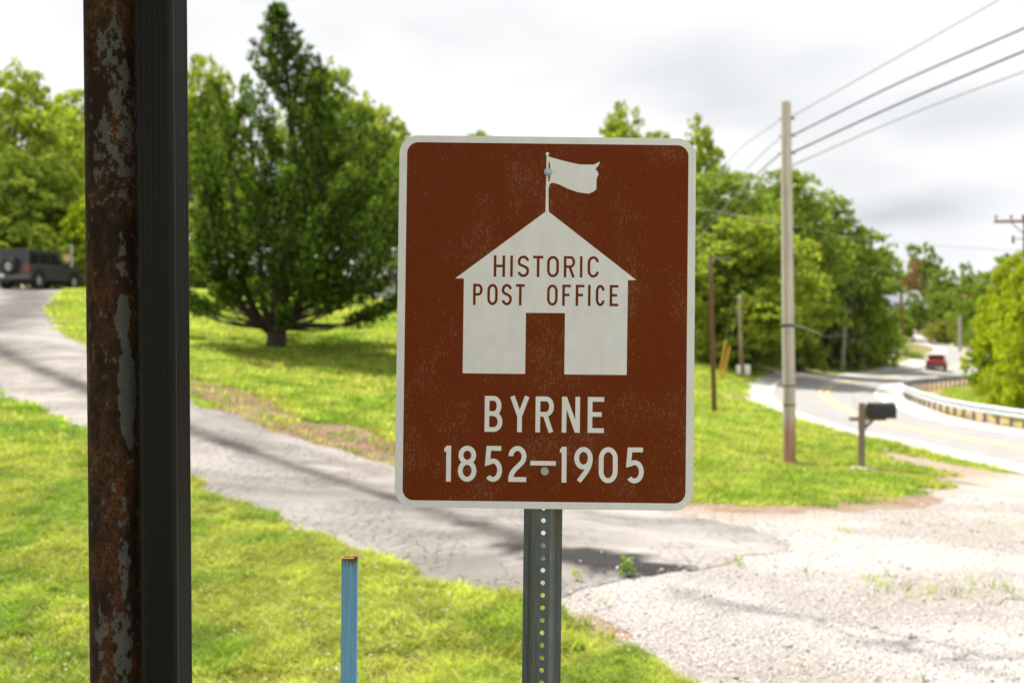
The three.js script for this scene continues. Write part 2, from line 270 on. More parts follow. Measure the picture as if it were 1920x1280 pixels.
const M = {
  soil: std({ map: soilTex, vertexColors: true, roughness: 1, bumpMap: soilTex, bumpScale: 0.012 }),
  asphalt: new THREE.MeshPhysicalMaterial({ map: asphaltTex, vertexColors: true, roughness: 1, specularIntensity: 0.25, bumpMap: asphaltBump, bumpScale: 0.010 }),
  gravel: std({ map: gravelTex, vertexColors: true, roughness: 0.95, bumpMap: gravelBump, bumpScale: 0.010 }),
  road: std({ map: roadTex, color: lin(0.30, 0.288, 0.282), roughness: 0.9 }),
  shoulder: std({ map: gravelTex, color: lin(0.60, 0.575, 0.54), roughness: 0.95 }),
  verge: std({ map: gravelTex, color: lin(0.50, 0.33, 0.19), roughness: 1 }),
  yellow: std({ map: roadTex, color: lin(0.7, 0.52, 0.22), roughness: 0.8 }),
  white: std({ map: roadTex, color: lin(0.8, 0.8, 0.77), roughness: 0.8 }),
  zinc: std({ map: zincTex, color: lin(0.155, 0.172, 0.195), roughness: 0.5, metalness: 0.25 }),
  rail: std({ map: zincTex, color: lin(0.78, 0.8, 0.84), roughness: 0.5, metalness: 0.3 }),
  railPost: std({ map: zincTex, color: lin(0.42, 0.44, 0.46), roughness: 0.6, metalness: 0.2 }),
  bolt: std({ color: lin(0.36, 0.38, 0.38), roughness: 0.35, metalness: 0.85 }),
  bark: std({ map: barkTex, color: lin(0.10, 0.078, 0.06), bumpMap: barkTex, bumpScale: 0.02 }),
  cedarBark: std({ map: barkTex, color: lin(0.075, 0.05, 0.036), bumpMap: barkTex, bumpScale: 0.02 }),
  paleBark: std({ map: barkTex, color: lin(0.2, 0.18, 0.15), bumpMap: barkTex, bumpScale: 0.01 }),
  pole: std({ map: woodTex, vertexColors: true, roughness: 0.95, bumpMap: woodTex, bumpScale: 0.006 }),
  wood: std({ map: woodTex, color: lin(0.32, 0.255, 0.19), roughness: 0.95, bumpMap: woodTex, bumpScale: 0.004 }),
  cable: paint(0.045, 0.045, 0.05, 0.6), paleCable: paint(0.30, 0.30, 0.31, 0.6), black: paint(0.018, 0.018, 0.02, 0.55), darkSteel: paint(0.05, 0.05, 0.05, 0.5),
};

// ------------------------------------------------------------------ ground sheets cut from one grid
const NG = new Float32Array(NX * ND * 3);
for (let j = 0; j < ND; j++) for (let i = 0; i < NX; i++) {
  const i0 = Math.max(i - 1, 0), i1 = Math.min(i + 1, NX - 1), j0 = Math.max(j - 1, 0), j1 = Math.min(j + 1, ND - 1);
  const gx = (HG[j * NX + i1] - HG[j * NX + i0]) / (xs[i1] - xs[i0]), gd = (HG[j1 * NX + i] - HG[j0 * NX + i]) / (ds[j1] - ds[j0]), l = Math.hypot(gx, 1, gd);
  NG.set([-gx / l, 1 / l, gd / l], (j * NX + i) * 3);
}
{
  const pos = new Float32Array(NX * ND * 3), uv = new Float32Array(NX * ND * 2), col = new Float32Array(NX * ND * 3), idx = [];
  for (let j = 0; j < ND; j++) for (let i = 0; i < NX; i++) {
    const k = j * NX + i, x = xs[i], d = ds[j]; pos.set([x, HG[k], -d], k * 3); uv.set([x / 1.6, d / 1.6], k * 2);
    const w = fbm(x * 0.5, d * 0.5, 91, 3), n = fbm(x * 2, d * 2, 92, 3);
    let c = mix3([0.22, 0.27, 0.03], [0.31, 0.29, 0.07], smooth(0.4, 0.62, w)); c = mix3(c, [0.25, 0.19, 0.11], smooth(0.6, 0.72, n) * 0.5);
    if (d > 45) c = mix3(c, [0.17, 0.14, 0.07], smooth(-2, 4, woodsF(x, d)) * (x > 40 ? 0.3 : 1));
    col.set(c, k * 3);
    if (i < NX - 1 && j < ND - 1) idx.push(k, k + 1, k + NX + 1, k, k + NX + 1, k + NX);
  }
  struct('ground', soup(pos, NG, uv, col, idx), M.soil);
}
function sheet(name, field, up, mat, tone, uvSize, box4, kind = true) {    // the part of the grid where field > 0, lifted by up
  const P = [], N = [], U = [], C = [], fv = new Map();
  const f = (i, j) => { const k = j * NX + i; if (!fv.has(k)) fv.set(k, field(xs[i], ds[j])); return fv.get(k); };
  const i0 = cell(xs, box4[0]), i1 = cell(xs, box4[1]), j0 = cell(ds, box4[2]), j1 = cell(ds, box4[3]);
  for (let j = j0; j < j1; j++) for (let i = i0; i < i1; i++) {
    const q = [[i, j], [i + 1, j], [i + 1, j + 1], [i, j + 1]]; if (q.every(([a, b]) => f(a, b) <= 0)) continue;
    for (const t of [[0, 1, 2], [0, 2, 3]]) {
      const v = t.map((n) => { const [a, b] = q[n], k = b * NX + a; return { x: xs[a], d: ds[b], y: HG[k], n: [NG[k * 3], NG[k * 3 + 1], NG[k * 3 + 2]], f: f(a, b) }; }), o = [];
      v.forEach((a, n) => { const b = v[(n + 1) % 3]; if (a.f > 0) o.push(a); if ((a.f > 0) !== (b.f > 0)) { const s = a.f / (a.f - b.f); o.push({ x: lerp(a.x, b.x, s), d: lerp(a.d, b.d, s), y: lerp(a.y, b.y, s), n: mix3(a.n, b.n, s), f: 0 }); } });
      for (let n = 2; n < o.length; n++) for (const a of [o[0], o[n - 1], o[n]]) { P.push(a.x, a.y + up + 0.0003 * Math.max(0, a.d - 10), -a.d); N.push(...a.n); U.push(a.x / uvSize, a.d / uvSize); if (tone) C.push(...tone(a.x, a.d)); }
    }
  }
  const m = struct(name, soup(P, N, U, tone ? C : null), mat); return m;
}
sheet('gravel_apron', gravelF, 0.006, M.gravel, gravelTone, 1.35, [-2, 45, 3, 34]);
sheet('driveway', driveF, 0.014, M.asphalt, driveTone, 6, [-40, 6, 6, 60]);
sheet('dirt_bank', bankF, 0.005, M.gravel, (x, d) => mix3([0.25, 0.125, 0.055], [0.34, 0.235, 0.15], smooth(0.60, 0.72, fbm(x * 2.2, d * 2.2, 44, 3))), 2, [-8, 1, 12, 26]);
sheet('bare_soil', (x, d) => Math.max(lipF(x, d), spotF(x, d) + (fbm(x * 2.6, d * 2.6, 47, 3) - 0.5) * 0.9) , 0.010, M.soil, (x, d) => mix3([0.25, 0.14, 0.075], [0.36, 0.265, 0.18], noise(x * 3, d * 3, 48)), 1.2, [-8, 14, 4.5, 48]);
function ribbon(name, path, a, b, up, mat, uvSize = 4, n = 4, t0 = 0, t1 = 1) {                 // a strip between two distances from a path, laid on the ground
  const P = [], U = [], I = []; let s = 0, r = 0; const k0 = Math.floor(t0 * (path.length - 1)), k1 = Math.floor(t1 * (path.length - 1));
  for (let k = k0; k <= k1; k++) {
    const p = path[k], q = path[Math.min(k + 1, path.length - 1)], o = path[Math.max(k - 1, 0)]; let tx = q.x - o.x, td = q.d - o.d; const l = Math.hypot(tx, td) || 1; tx /= l; td /= l;
    s += Math.hypot(p.x - o.x, p.d - o.d);
    const wob = mat === M.shoulder || mat === M.verge ? (noise(s * 0.35, 1, 5) - 0.5) * 0.5 : 0;
    for (let m = 0; m <= n; m++) { let w = lerp(a, b, m / n); if (m === n) w += wob * Math.sign(b || a); const x = p.x + td * w, d = p.d - tx * w; P.push(x, ground(x, d) + up + 0.0004 * Math.max(0, d - 20), -d); U.push(w / uvSize, s / uvSize); }
    if (k > k0) for (let m = 0; m < n; m++) { const c = r * (n + 1) + m, e = c - n - 1; I.push(e, e + 1, c + 1, e, c + 1, c); }
    r++;
  }
  return struct(name, soup(P, null, U, null, I), mat);
}
const LANE = 2.55;
ribbon('road', ROAD, -LANE - 0.2, LANE + 0.2, 0.028, M.road, 5, 10);
ribbon('road_shoulder', ROAD, -LANE - 0.04, -LANE - 1.35, 0.031, M.shoulder, 2, 3);
ribbon('road_shoulder', ROAD, LANE + 0.04, LANE + 1.4, 0.031, M.shoulder, 2, 3);
ribbon('road_verge', ROAD, LANE + 1.2, LANE + 3.3, 0.012, M.verge, 2, 4, 0.12, 0.42);
ribbon('road_verge', ROAD, -LANE - 1.2, -LANE - 2.2, 0.012, M.verge, 2, 3, 0.55, 0.95);
ribbon('road_verge', ROAD, LANE + 1.2, LANE + 6.5, 0.012, M.verge, 2, 4, 0.68, 0.95);
for (const s of [-1, 1]) ribbon('centre_line', ROAD, s * 0.1, s * 0.24, 0.034, M.yellow, 3, 1);
for (const s of [-1, 1]) ribbon('edge_line', ROAD, s * (LANE - 0.10), s * (LANE + 0.03), 0.034, M.white, 3, 1);

// ------------------------------------------------------------------ grass, clover and loose stones, each laid out over the ground they cover
const dummy = new THREE.Object3D(), tint = new THREE.Color();
function scatter(name, geo, mat, list, label) {
  const m = new THREE.InstancedMesh(geo, mat, list.length); m.name = numbered(name);
  list.forEach((s, i) => { dummy.position.set(s.x, s.y, s.z); dummy.rotation.set(s.rx ?? 0, s.ry ?? 0, s.rz ?? 0); dummy.scale.set(...s.s); dummy.updateMatrix(); m.setMatrixAt(i, dummy.matrix); m.setColorAt(i, tint.setRGB(...s.c)); });
  m.castShadow = m.receiveShadow = true; m.userData = { kind: 'stuff', label }; scene.add(m); return m;
}
function tuft(n, spread, h, w, seed) {
  const R = rng(seed), P = [], I = [];
  for (let b = 0; b < n; b++) {
    const a = R() * 6.283, r = Math.sqrt(R()) * spread, x = Math.cos(a) * r, z = Math.sin(a) * r, f = R() * 6.283, hh = h * (0.45 + 0.75 * R()), lean = hh * (0.5 + 1.1 * R()), dx = Math.cos(f), dz = Math.sin(f), ww = w * (0.6 + 0.7 * R()), k = P.length / 3;
    P.push(x - dz * ww, -0.01, z + dx * ww, x + dz * ww, -0.01, z - dx * ww, x + dx * lean * 0.35 - dz * ww * 0.8, hh * 0.62, z + dz * lean * 0.35 + dx * ww * 0.8, x + dx * lean * 0.35 + dz * ww * 0.8, hh * 0.62, z + dz * lean * 0.35 - dx * ww * 0.8, x + dx * lean, hh, z + dz * lean);
    I.push(k, k + 1, k + 3, k, k + 3, k + 2, k + 2, k + 3, k + 4);
  }
  const g = soup(P, null, null, null, I).toNonIndexed(); g.computeVertexNormals(); return g;
}
const grassMat = new THREE.MeshPhysicalMaterial({ color: lin(1, 1, 1), roughness: 1, specularIntensity: 0.1, transmission: 0.5, thickness: 0, side: THREE.DoubleSide });
const greenPatch = G(1770, 1108);
function lawnHere(x, d, R) {
  if (driveF(x, d) > -0.02) return 0; const g = gravelF(x, d); if (g > 0.05 && R() > (Math.hypot(x - greenPatch.x, (d - greenPatch.d) * 1.3) < 0.7 ? 0.008 : 0.0002)) return 0;
  const w = fastRoad(x, d); if (w < LANE + 1.3 || (w < LANE + 3.4 && onInside(x, d) && R() > 0.03)) return 0;
  if (bankF(x, d) > 0.02 && R() > 0.05) return 0; if (lipF(x, d) > 0.1 && R() > 0.12) return 0;
  const s = spotF(x, d) + (fbm(x * 2.6, d * 2.6, 47, 3) - 0.5) * 0.9; if (s > 0 && R() > 0.2) return 0;
  if (d > 50 && woodsF(x, d) > 0) return 0;
  return 1;
}
function grassTone(x, d, R) {
  const w = fbm(x * 0.55 + 3, d * 0.55, 95, 3), n = fbm(x * 2.4, d * 2.4, 96, 2);
  let c = mix3([0.285, 0.425, 0.035], [0.46, 0.515, 0.075], smooth(0.36, 0.62, w * 0.4 + n * 0.6)); c = mix3(c, [0.18, 0.33, 0.03], smooth(0.5, 0.3, n) * 0.45);
  const q = R(); if (q > 0.9) c = mix3(c, [0.5, 0.4, 0.2], 0.75); const v = (0.42 + 0.85 * R()) * (0.70 + 0.8 * noise(x * 8, d * 8, 97)); return c.map((k) => k * v);
}
function grassTier(seed, n, d0, d1, geo, grow) {
  const R = rng(seed), out = [];
  for (let t = 0; out.length < n && t < n * 4; t++) {
    const d = d0 * Math.pow(d1 / d0, R()), x = (R() - 0.5) * 1.06 * d; if (!lawnHere(x, d, R)) continue;
    const s = (0.75 + 0.5 * R()) * (1 + grow * (d / d0 - 1)), tall = noise(x * 1.3, d * 1.3, 98) > 0.74 ? 1.5 : 1;
    out.push({ x, y: ground(x, d), z: -d, ry: R() * 6.283, s: [s, s * (0.8 + 0.4 * R()) * tall / (1 + grow * 0.5 * (d / d0 - 1)), s], c: grassTone(x, d, R) });
  }
  return out;
}
const turf = 'bright yellow green mown grass of the ';
scatter('grass', tuft(9, 0.055, 0.046, 0.0026, 1), grassMat, grassTier(11, 95000, 5, 13, null, 0.6), turf + 'near lawn beside the signpost');
scatter('grass', tuft(10, 0.13, 0.06, 0.006, 2), grassMat, grassTier(12, 70000, 12, 30, null, 0.7), turf + 'lawn round the tree and the mailbox');
scatter('grass', tuft(10, 0.3, 0.09, 0.014, 3), grassMat, grassTier(13, 42000, 28, 62, null, 0.5), turf + 'far lawn up to the edge of the woods');
{
  const R = rng(21), fl = [];
  for (let t = 0; fl.length < 1300 && t < 16000; t++) { const d = 5 * Math.pow(18 / 5, R()), x = (R() - 0.56) * 0.92 * d; if (x > 1.5 || !lawnHere(x, d, R) || fbm(x * 0.9, d * 0.9, 99, 2) < 0.42) continue; const s = 0.0065 + 0.0045 * R(); fl.push({ x, y: ground(x, d) + 0.035 + 0.02 * R(), z: -d, ry: R() * 6, s: [s, s * 0.9, s], c: [0.62, 0.6, 0.5] }); }
  scatter('clover_flower', new THREE.IcosahedronGeometry(1, 0), std({ color: lin(1, 1, 1), roughness: 1 }), fl, 'small white clover heads sprinkled through the near lawn');
  // broad little clover leaves and straw lying in the turf
  const lp = [], li = []; for (let i = 0; i < 3; i++) { const a = i * 2.094, c = Math.cos(a), s = Math.sin(a), k = lp.length / 3; lp.push(0, 0, 0, c * 0.6 - s * 0.42, 0.12, s * 0.6 + c * 0.42, c, 0.02, s, c * 0.6 + s * 0.42, 0.12, s * 0.6 - c * 0.42); li.push(k, k + 1, k + 2, k, k + 2, k + 3); }
  const leafG = soup(lp, null, null, null, li).toNonIndexed(); leafG.computeVertexNormals();
  const cl = [], sw = [];
  for (let t = 0; cl.length < 26000 && t < 200000; t++) { const d = 5 * Math.pow(16 / 5, R()), x = (R() - 0.55) * 0.95 * d; if (x > 1.5 || fbm(x * 1.1 + 7, d * 1.1, 101, 3) < 0.5 || !lawnHere(x, d, R)) continue; const s = (0.008 + 0.008 * R()) * (1 + 0.05 * (d - 5)), v = 0.6 + 0.7 * R(); cl.push({ x, y: ground(x, d) + 0.022 + 0.022 * R(), z: -d, rx: (R() - 0.5) * 0.8, ry: R() * 6, rz: (R() - 0.5) * 0.8, s: [s, s, s], c: [0.22 * v, 0.40 * v, 0.06 * v] }); }
  scatter('clover_leaf', leafG, grassMat, cl, 'green clover leaves growing in patches of the near lawn');
  const straw = soup([-1, 0, -0.04, 1, 0.1, -0.04, 1, 0.1, 0.04, -1, 0, 0.04], null, null, null, [0, 2, 1, 0, 3, 2]);
  for (let t = 0; sw.length < 9000 && t < 90000; t++) { const d = 5 * Math.pow(18 / 5, R()), x = (R() - 0.55) * 0.95 * d; if (x > 1.6 || !lawnHere(x, d, R) || fbm(x * 0.8, d * 0.8, 103, 3) < 0.44) continue; const s = (0.02 + 0.025 * R()) * (1 + 0.05 * (d - 5)), v = 0.6 + 0.6 * R(); sw.push({ x, y: ground(x, d) + 0.028 + 0.02 * R(), z: -d, ry: R() * 6, rz: (R() - 0.5) * 0.6, s: [s, s, s * 1.6], c: [0.55 * v, 0.44 * v, 0.25 * v] }); }
  scatter('dry_grass', straw, grassMat, sw, 'dry tan grass clippings lying in the near lawn');
  const stone = new THREE.IcosahedronGeometry(1, 1), sp = stone.attributes.position; for (let i = 0; i < sp.count; i++) { const a = V3().fromBufferAttribute(sp, i), k = 0.78 + 0.44 * noise(a.x * 1.7 + 5, a.y * 1.7 + a.z * 2.3, 6); sp.setXYZ(i, a.x * k, a.y * k, a.z * k); } stone.computeVertexNormals();
  const st = [];
  for (let t = 0; st.length < 95000 && t < 400000; t++) {
    const d = 4.6 * Math.pow(17 / 4.6, Math.pow(R(), 1.15)), x = -0.4 + R() * (0.52 * d + 0.4), g = gravelF(x, d); if (g < -0.35 || (g < 0 && R() > 0.35) || (driveF(x, d) > 0.12 && R() > 0.02)) continue;
    const c = gravelTone(x, d), v = 0.66 + 0.58 * R() - (R() > 0.96 ? 0.4 : 0), big = R() > 0.975 ? 2.3 : 1, s = (0.0032 + 0.0058 * R() * R()) * big * (1 + 0.04 * (d - 5)), cool = R();
    st.push({ x, y: ground(x, d) + 0.006 + s * 0.2, z: -d, rx: R() * 6, ry: R() * 6, rz: R() * 6, s: [s, s * (0.5 + 0.3 * R()), s * (0.7 + 0.5 * R())], c: [c[0] * v, c[1] * v * (0.98 + 0.05 * cool), c[2] * v * (0.97 + 0.14 * cool)] });
  }
  scatter('loose_stone', stone, std({ color: lin(1, 1, 1), roughness: 0.95 }), st, 'pale crushed stone scattered over the gravel apron');
  const sb = [];
  for (let t = 0; sb.length < 2600 && t < 60000; t++) { const d = 12 + R() * 12, x = -7 + R() * 9; if (bankF(x, d) < 0 || driveF(x, d) > 0.05) continue; const s = 0.012 + 0.03 * R() * R(), v = 0.6 + 0.6 * R(); sb.push({ x, y: ground(x, d) + 0.005, z: -d, rx: R() * 6, ry: R() * 6, rz: R() * 6, s: [s, s * 0.6, s], c: [0.36 * v, 0.28 * v, 0.2 * v] }); }
  scatter('loose_stone', stone, std({ color: lin(1, 1, 1), roughness: 0.95 }), sb, 'tan stones along the bare bank above the driveway');
}
// ------------------------------------------------------------------ the brown sign on its punched steel post
{
  const S = thing('roadside_sign', 'brown and white metal sign reading HISTORIC POST OFFICE on a punched steel post', 'sign', [0.0694, 1.6347, -2.1843]);
  S.rotation.set((-2.495 * Math.PI) / 180, (-0.041 * Math.PI) / 180, (-0.689 * Math.PI) / 180, 'XYZ');
  const W = 609.6, H = 762, K = 2.66, cv = document.createElement('canvas'); cv.width = Math.round(W * K); cv.height = Math.round(H * K);
  const c = cv.getContext('2d'), BROWN = '#6a2b08', WHITE = '#f3f2ff';
  c.scale(K, K); c.fillStyle = WHITE; c.fillRect(0, 0, W, H);
  c.fillStyle = BROWN; c.beginPath(); c.roundRect(15.8, 14.2, W - 31.2, H - 28.6, 23); c.fill();
  c.fillStyle = WHITE;
  c.beginPath(); c.arc(304.2, 35.1, 3.7, 0, 7); c.fill();
  c.beginPath(); c.moveTo(302.4, 38); c.lineTo(305.6, 38); c.lineTo(308.2, 156); c.lineTo(301.4, 156); c.closePath(); c.fill();
  const flag = [[303, 39.5], [337, 48.8], [353.9, 52.6], [370.7, 55.9], [384.1, 56.2], [399.2, 56], [405.9, 53], [411.8, 49.2], [410.5, 56.1], [404.8, 63.2], [403.7, 66.3], [407.8, 69.7], [409.5, 76.4], [407.2, 81.5], [405.9, 85.5], [405.4, 106.8], [399.7, 111.9], [389.7, 116.1], [367.8, 113.4], [347.6, 106.6], [330.8, 98.6], [319, 94.8], [312.3, 95], [309.3, 98.1], [308, 106], [305, 106]];
  c.beginPath(); flag.forEach(([x, y], i) => (i ? c.lineTo(x, y) : c.moveTo(x, y))); c.closePath(); c.fill();
  c.fillStyle = BROWN; c.beginPath(); c.moveTo(306.8, 47); c.quadraticCurveTo(314, 66, 308.6, 92); c.lineTo(306.6, 92); c.closePath(); c.fill();
  c.fillStyle = WHITE; c.beginPath();
  [[305, 151.5], [117.8, 293.1], [135.6, 293.3], [135.6, 487.4], [263.7, 487.2], [263.9, 362], [343.8, 361.8], [343.7, 487.2], [471.7, 487], [472.3, 292.7], [489.6, 292.3]].forEach(([x, y], i) => (i ? c.lineTo(x, y) : c.moveTo(x, y))); c.closePath(); c.fill();
  // highway lettering as even strokes
  function glyph(ch, x0, x1, yt, yb, sw) {
    const s = sw / 2, L = x0 + s, R = x1 - s, T = yt + s, B = yb - s, m = (L + R) / 2, rx = (R - L) / 2, h = B - T, q = h / 4, k = Math.min(h * 0.3, rx * 1.7);
    c.lineWidth = sw; c.lineCap = 'butt'; c.lineJoin = 'miter'; c.beginPath();
    const mv = (x, y) => c.moveTo(x, y), ln = (x, y) => c.lineTo(x, y), el = (x, y, a, b, u, v, ccw) => c.ellipse(x, y, a, b, 0, u * Math.PI, v * Math.PI, ccw);
    if (ch === 'I') { c.fillRect(x0, yt, x1 - x0, yb - yt); return; }
    if (ch === '-') { c.fillRect(x0, yt, x1 - x0, yb - yt); return; }
    if (ch === 'H') { mv(L, yt); ln(L, yb); mv(R, yt); ln(R, yb); mv(L, yt + (yb - yt) * 0.49); ln(R, yt + (yb - yt) * 0.49); }
    if (ch === 'T') { mv(x0, T); ln(x1, T); mv(m, T); ln(m, yb); }
    if (ch === 'F' || ch === 'E') { mv(L, yb); ln(L, yt); mv(x0, T); ln(x1, T); mv(x0, yt + (yb - yt) * 0.485); ln(x1 - sw * 0.5, yt + (yb - yt) * 0.485); if (ch === 'E') { mv(x0, B); ln(x1, B); } }
    if (ch === 'N') { mv(L, yb); ln(L, yt); mv(R, yb); ln(R, yt); c.stroke(); c.beginPath(); c.fillStyle = c.strokeStyle; mv(x0, yt); ln(x0 + sw * 1.05, yt); ln(x1, yb); ln(x1 - sw * 1.05, yb); c.closePath(); c.fill(); return; }
    if (ch === 'Y') { const n = yt + (yb - yt) * 0.56; mv(m, yb); ln(m, n - 2); mv(x0 + s * 1.1, yt); ln(m, n); ln(x1 - s * 1.1, yt); }
    if (ch === 'O' || ch === '0') { el(m, T + k, rx, k, 1, 2); ln(R, B - k); el(m, B - k, rx, k, 0, 1); c.closePath(); }
    if (ch === 'C') { el(m, T + k, rx, k, -0.06, -1, true); ln(L, B - k); el(m, B - k, rx, k, 1, 0.06, true); }
    if (ch === 'S') { el(m, T + q, rx, q * 1.02, -0.06, -1.18, true); c.bezierCurveTo(L + rx * 0.25, T + q * 1.75, R - rx * 0.15, T + q * 2.1, R - rx * 0.08, T + q * 2.55); el(m, B - q, rx, q * 1.02, -0.14, 0.94, false); }
    if (ch === 'P' || ch === 'R') { const n = yt + (yb - yt) * 0.56 - s, b = (n - T) / 2; mv(L, yb); ln(L, yt); mv(x0, T); ln(R - b * 0.75, T); c.bezierCurveTo(R + b * 0.25, T, R + b * 0.25, n, R - b * 0.75, n); ln(x0, n); if (ch === 'R') { mv(m + rx * 0.05, n); ln(R - s * 0.1, yb); } }
    if (ch === 'B') { const n = yt + (yb - yt) * 0.49, b = (n - T) / 2, e = (B - n) / 2; mv(L, yb); ln(L, yt); mv(x0, T); ln(R - b * 0.85, T); c.bezierCurveTo(R + b * 0.12, T, R + b * 0.12, n, R - b * 0.85, n); ln(x0, n); mv(R - b, n); c.bezierCurveTo(R + e * 0.33, n, R + e * 0.33, B, R - e * 0.85, B); ln(x0, B); }
    if (ch === '1') { mv(R, yb); ln(R, yt); c.stroke(); c.beginPath(); mv(x1 - sw * 0.9, yt); ln(x1 - sw * 0.3, yt); ln(x1 - sw * 0.3, yt + 5.5); ln(x1 - sw * 0.9, yt + 12.2); ln(x0, yt + 12.2); ln(x0, yt + 5.5); c.closePath(); c.fillStyle = c.strokeStyle; c.fill(); return; }
    if (ch === '8') { const a = (h * 0.455) / 2, b = (h * 0.545) / 2; el(m, T + a, rx * 0.93, a, 0, 2); c.closePath(); mv(m + rx, B - b); el(m, B - b, rx, b, 0, 2); c.closePath(); }
    if (ch === '9') { const a = h * 0.285; el(m, T + a, rx, a, 0, 2); c.closePath(); mv(R, T + a); c.bezierCurveTo(R + 0.5, T + h * 0.55, R - rx * 0.55, T + h * 0.72, x0 + sw * 0.95, yb - sw * 0.28); }
    if (ch === '2') { const a = h * 0.25; el(m, T + a, rx, a, -1, 0.06); c.bezierCurveTo(R - rx * 0.12, T + h * 0.56, L, T + h * 0.62, L, B); ln(x1, B); }
    if (ch === '5') { const a = h * 0.295; mv(x1 - sw * 0.2, T); ln(x0 + sw * 0.85, T); ln(x0 + sw * 0.62, T + h * 0.47); ln(m - rx * 0.5, B - a * 1.88); el(m - rx * 0.04, B - a, rx * 1.04, a, -0.62, 0.76); }
    c.stroke();
  }
  const word = (col, sw, hgt, y, dy, list) => { c.strokeStyle = col; c.fillStyle = col; list.forEach(([ch, a, b], i) => { const t = y + (dy * i) / (list.length - 1); c.strokeStyle = col; c.fillStyle = col; glyph(ch, a, b, t, t + hgt, sw); }); };
  word(BROWN, 5.3, 43.7, 245.3, -0.8, [['H', 196.7, 219.9], ['I', 230.6, 235.8], ['S', 245.7, 269.2], ['T', 277.3, 298.1], ['O', 306.1, 330.3], ['R', 340.4, 363.5], ['I', 373.5, 378.7], ['C', 389.3, 412.8]]);
  word(BROWN, 5.3, 43.5, 303.8, -0.8, [['P', 155, 174.5], ['O', 184.2, 205.4], ['S', 213.8, 234.6], ['T', 242.9, 260.7], ['O', 306.7, 328.5], ['F', 337.9, 355.3], ['F', 365.4, 383.1], ['I', 390.7, 395.9], ['C', 406.6, 425], ['E', 435.1, 452.9]]);
  word(WHITE, 9.7, 73.3, 533, -0.4, [['B', 181.7, 217.8], ['Y', 232.9, 273.8], ['R', 285.8, 323.3], ['N', 339.7, 376.9], ['E', 392.6, 426.1]]);
  word(WHITE, 10, 73.2, 635.5, -1, [['1', 100, 114.3], ['8', 128.4, 166.3], ['5', 182.7, 218.8], ['2', 231.6, 268.4]]);
  word(WHITE, 10, 73.2, 634.9, -0.4, [['1', 336.6, 350.6], ['9', 366.1, 403.9], ['0', 416.3, 455.1], ['5', 471.4, 508.6]]);
  c.fillStyle = WHITE; c.fillRect(276.3, 664.2, 52.3, 9.6);
  // weathering: honeycomb backing of the white sheeting, faded specks and streaks on the brown, small scratches
  const id = c.getImageData(0, 0, cv.width, cv.height), p = id.data, w = cv.width;
  for (let y = 0; y < cv.height; y++) for (let x = 0; x < w; x++) {
    const k = (y * w + x) * 4, white = p[k + 1] > 120, X = x / K, Y = y / K;
    if (white) {
      const r = Math.round(Y / 2.1), hx = mod(X / 2.4 + (r & 1) * 0.5, 1) - 0.5, hy = Y / 2.1 - r, e = smooth(0.30, 0.48, Math.hypot(hx, hy * 0.9)), v = 1 - 0.16 * e - 0.05 * (fbm(X / 14, Y / 30, 3, 3) - 0.3);
      p[k] *= v; p[k + 1] *= v; p[k + 2] *= v * (1 - 0.04 * fbm(X / 40, Y / 60, 8, 2));
    } else {
      const n = fbm(X / 2.0, Y / 5, 4, 3), b = fbm(X / 60, Y / 80, 5, 3), s = smooth(0.62, 0.80, n + (b - 0.5) * 0.5 + (hash(x >> 1, y >> 2, 9) - 0.5) * 0.16) * 0.6 + smooth(0.42, 0.7, b) * 0.10, g = (hash(x, y, 2) - 0.5) * 9 + (noise(X / 0.9, Y / 0.9, 7) - 0.5) * 12;
      p[k] = lerp(p[k], 124, s) + g; p[k + 1] = lerp(p[k + 1], 88, s) + g * 0.5; p[k + 2] = lerp(p[k + 2], 72, s) + g * 0.4;
    }
  }
  c.putImageData(id, 0, 0);
  c.setTransform(K, 0, 0, K, 0, 0);
  c.strokeStyle = 'rgba(190,170,150,0.35)'; c.lineWidth = 0.45; const R = rng(5);
  for (let i = 0; i < 150; i++) { const x = 25 + R() * 560, y = 30 + R() * 700, l = 2 + R() * 9; c.globalAlpha = 0.25 + 0.5 * R(); c.beginPath(); c.moveTo(x, y); c.lineTo(x + (R() - 0.5) * 1.5, y + l); c.stroke(); }
  c.globalAlpha = 0.6; c.beginPath(); c.moveTo(476, 129); c.lineTo(482, 138); c.stroke(); c.beginPath(); c.moveTo(120, 625); c.lineTo(330, 618); c.globalAlpha = 0.4; c.stroke();
  const t = new THREE.CanvasTexture(cv); t.colorSpace = THREE.SRGBColorSpace;
  const shape = new THREE.Shape(), w2 = W / 2000, h2 = H / 2000, r = 0.038; shape.moveTo(-w2 + r, -h2); shape.lineTo(w2 - r, -h2); shape.absarc(w2 - r, -h2 + r, r, -Math.PI / 2, 0); shape.lineTo(w2, h2 - r); shape.absarc(w2 - r, h2 - r, r, 0, Math.PI / 2); shape.lineTo(-w2 + r, h2); shape.absarc(-w2 + r, h2 - r, r, Math.PI / 2, Math.PI); shape.lineTo(-w2, -h2 + r); shape.absarc(-w2 + r, -h2 + r, r, Math.PI, 1.5 * Math.PI);
  part('aluminium_panel', extrude(shape, 0.0026, 0.0004, 16).translate(0, 0, -0.0042), paint(0.42, 0.42, 0.42, 0.45, { metalness: 0.6 }), S);
  const face = new THREE.ShapeGeometry(shape, 16), fp = face.attributes.position, fu = face.attributes.uv; for (let i = 0; i < fp.count; i++) fu.setXY(i, fp.getX(i) / (2 * w2) + 0.5, fp.getY(i) / (2 * h2) + 0.5);
  part('printed_face', face, new THREE.MeshPhysicalMaterial({ map: t, roughness: 0.5, specularIntensity: 0.2 }), S);
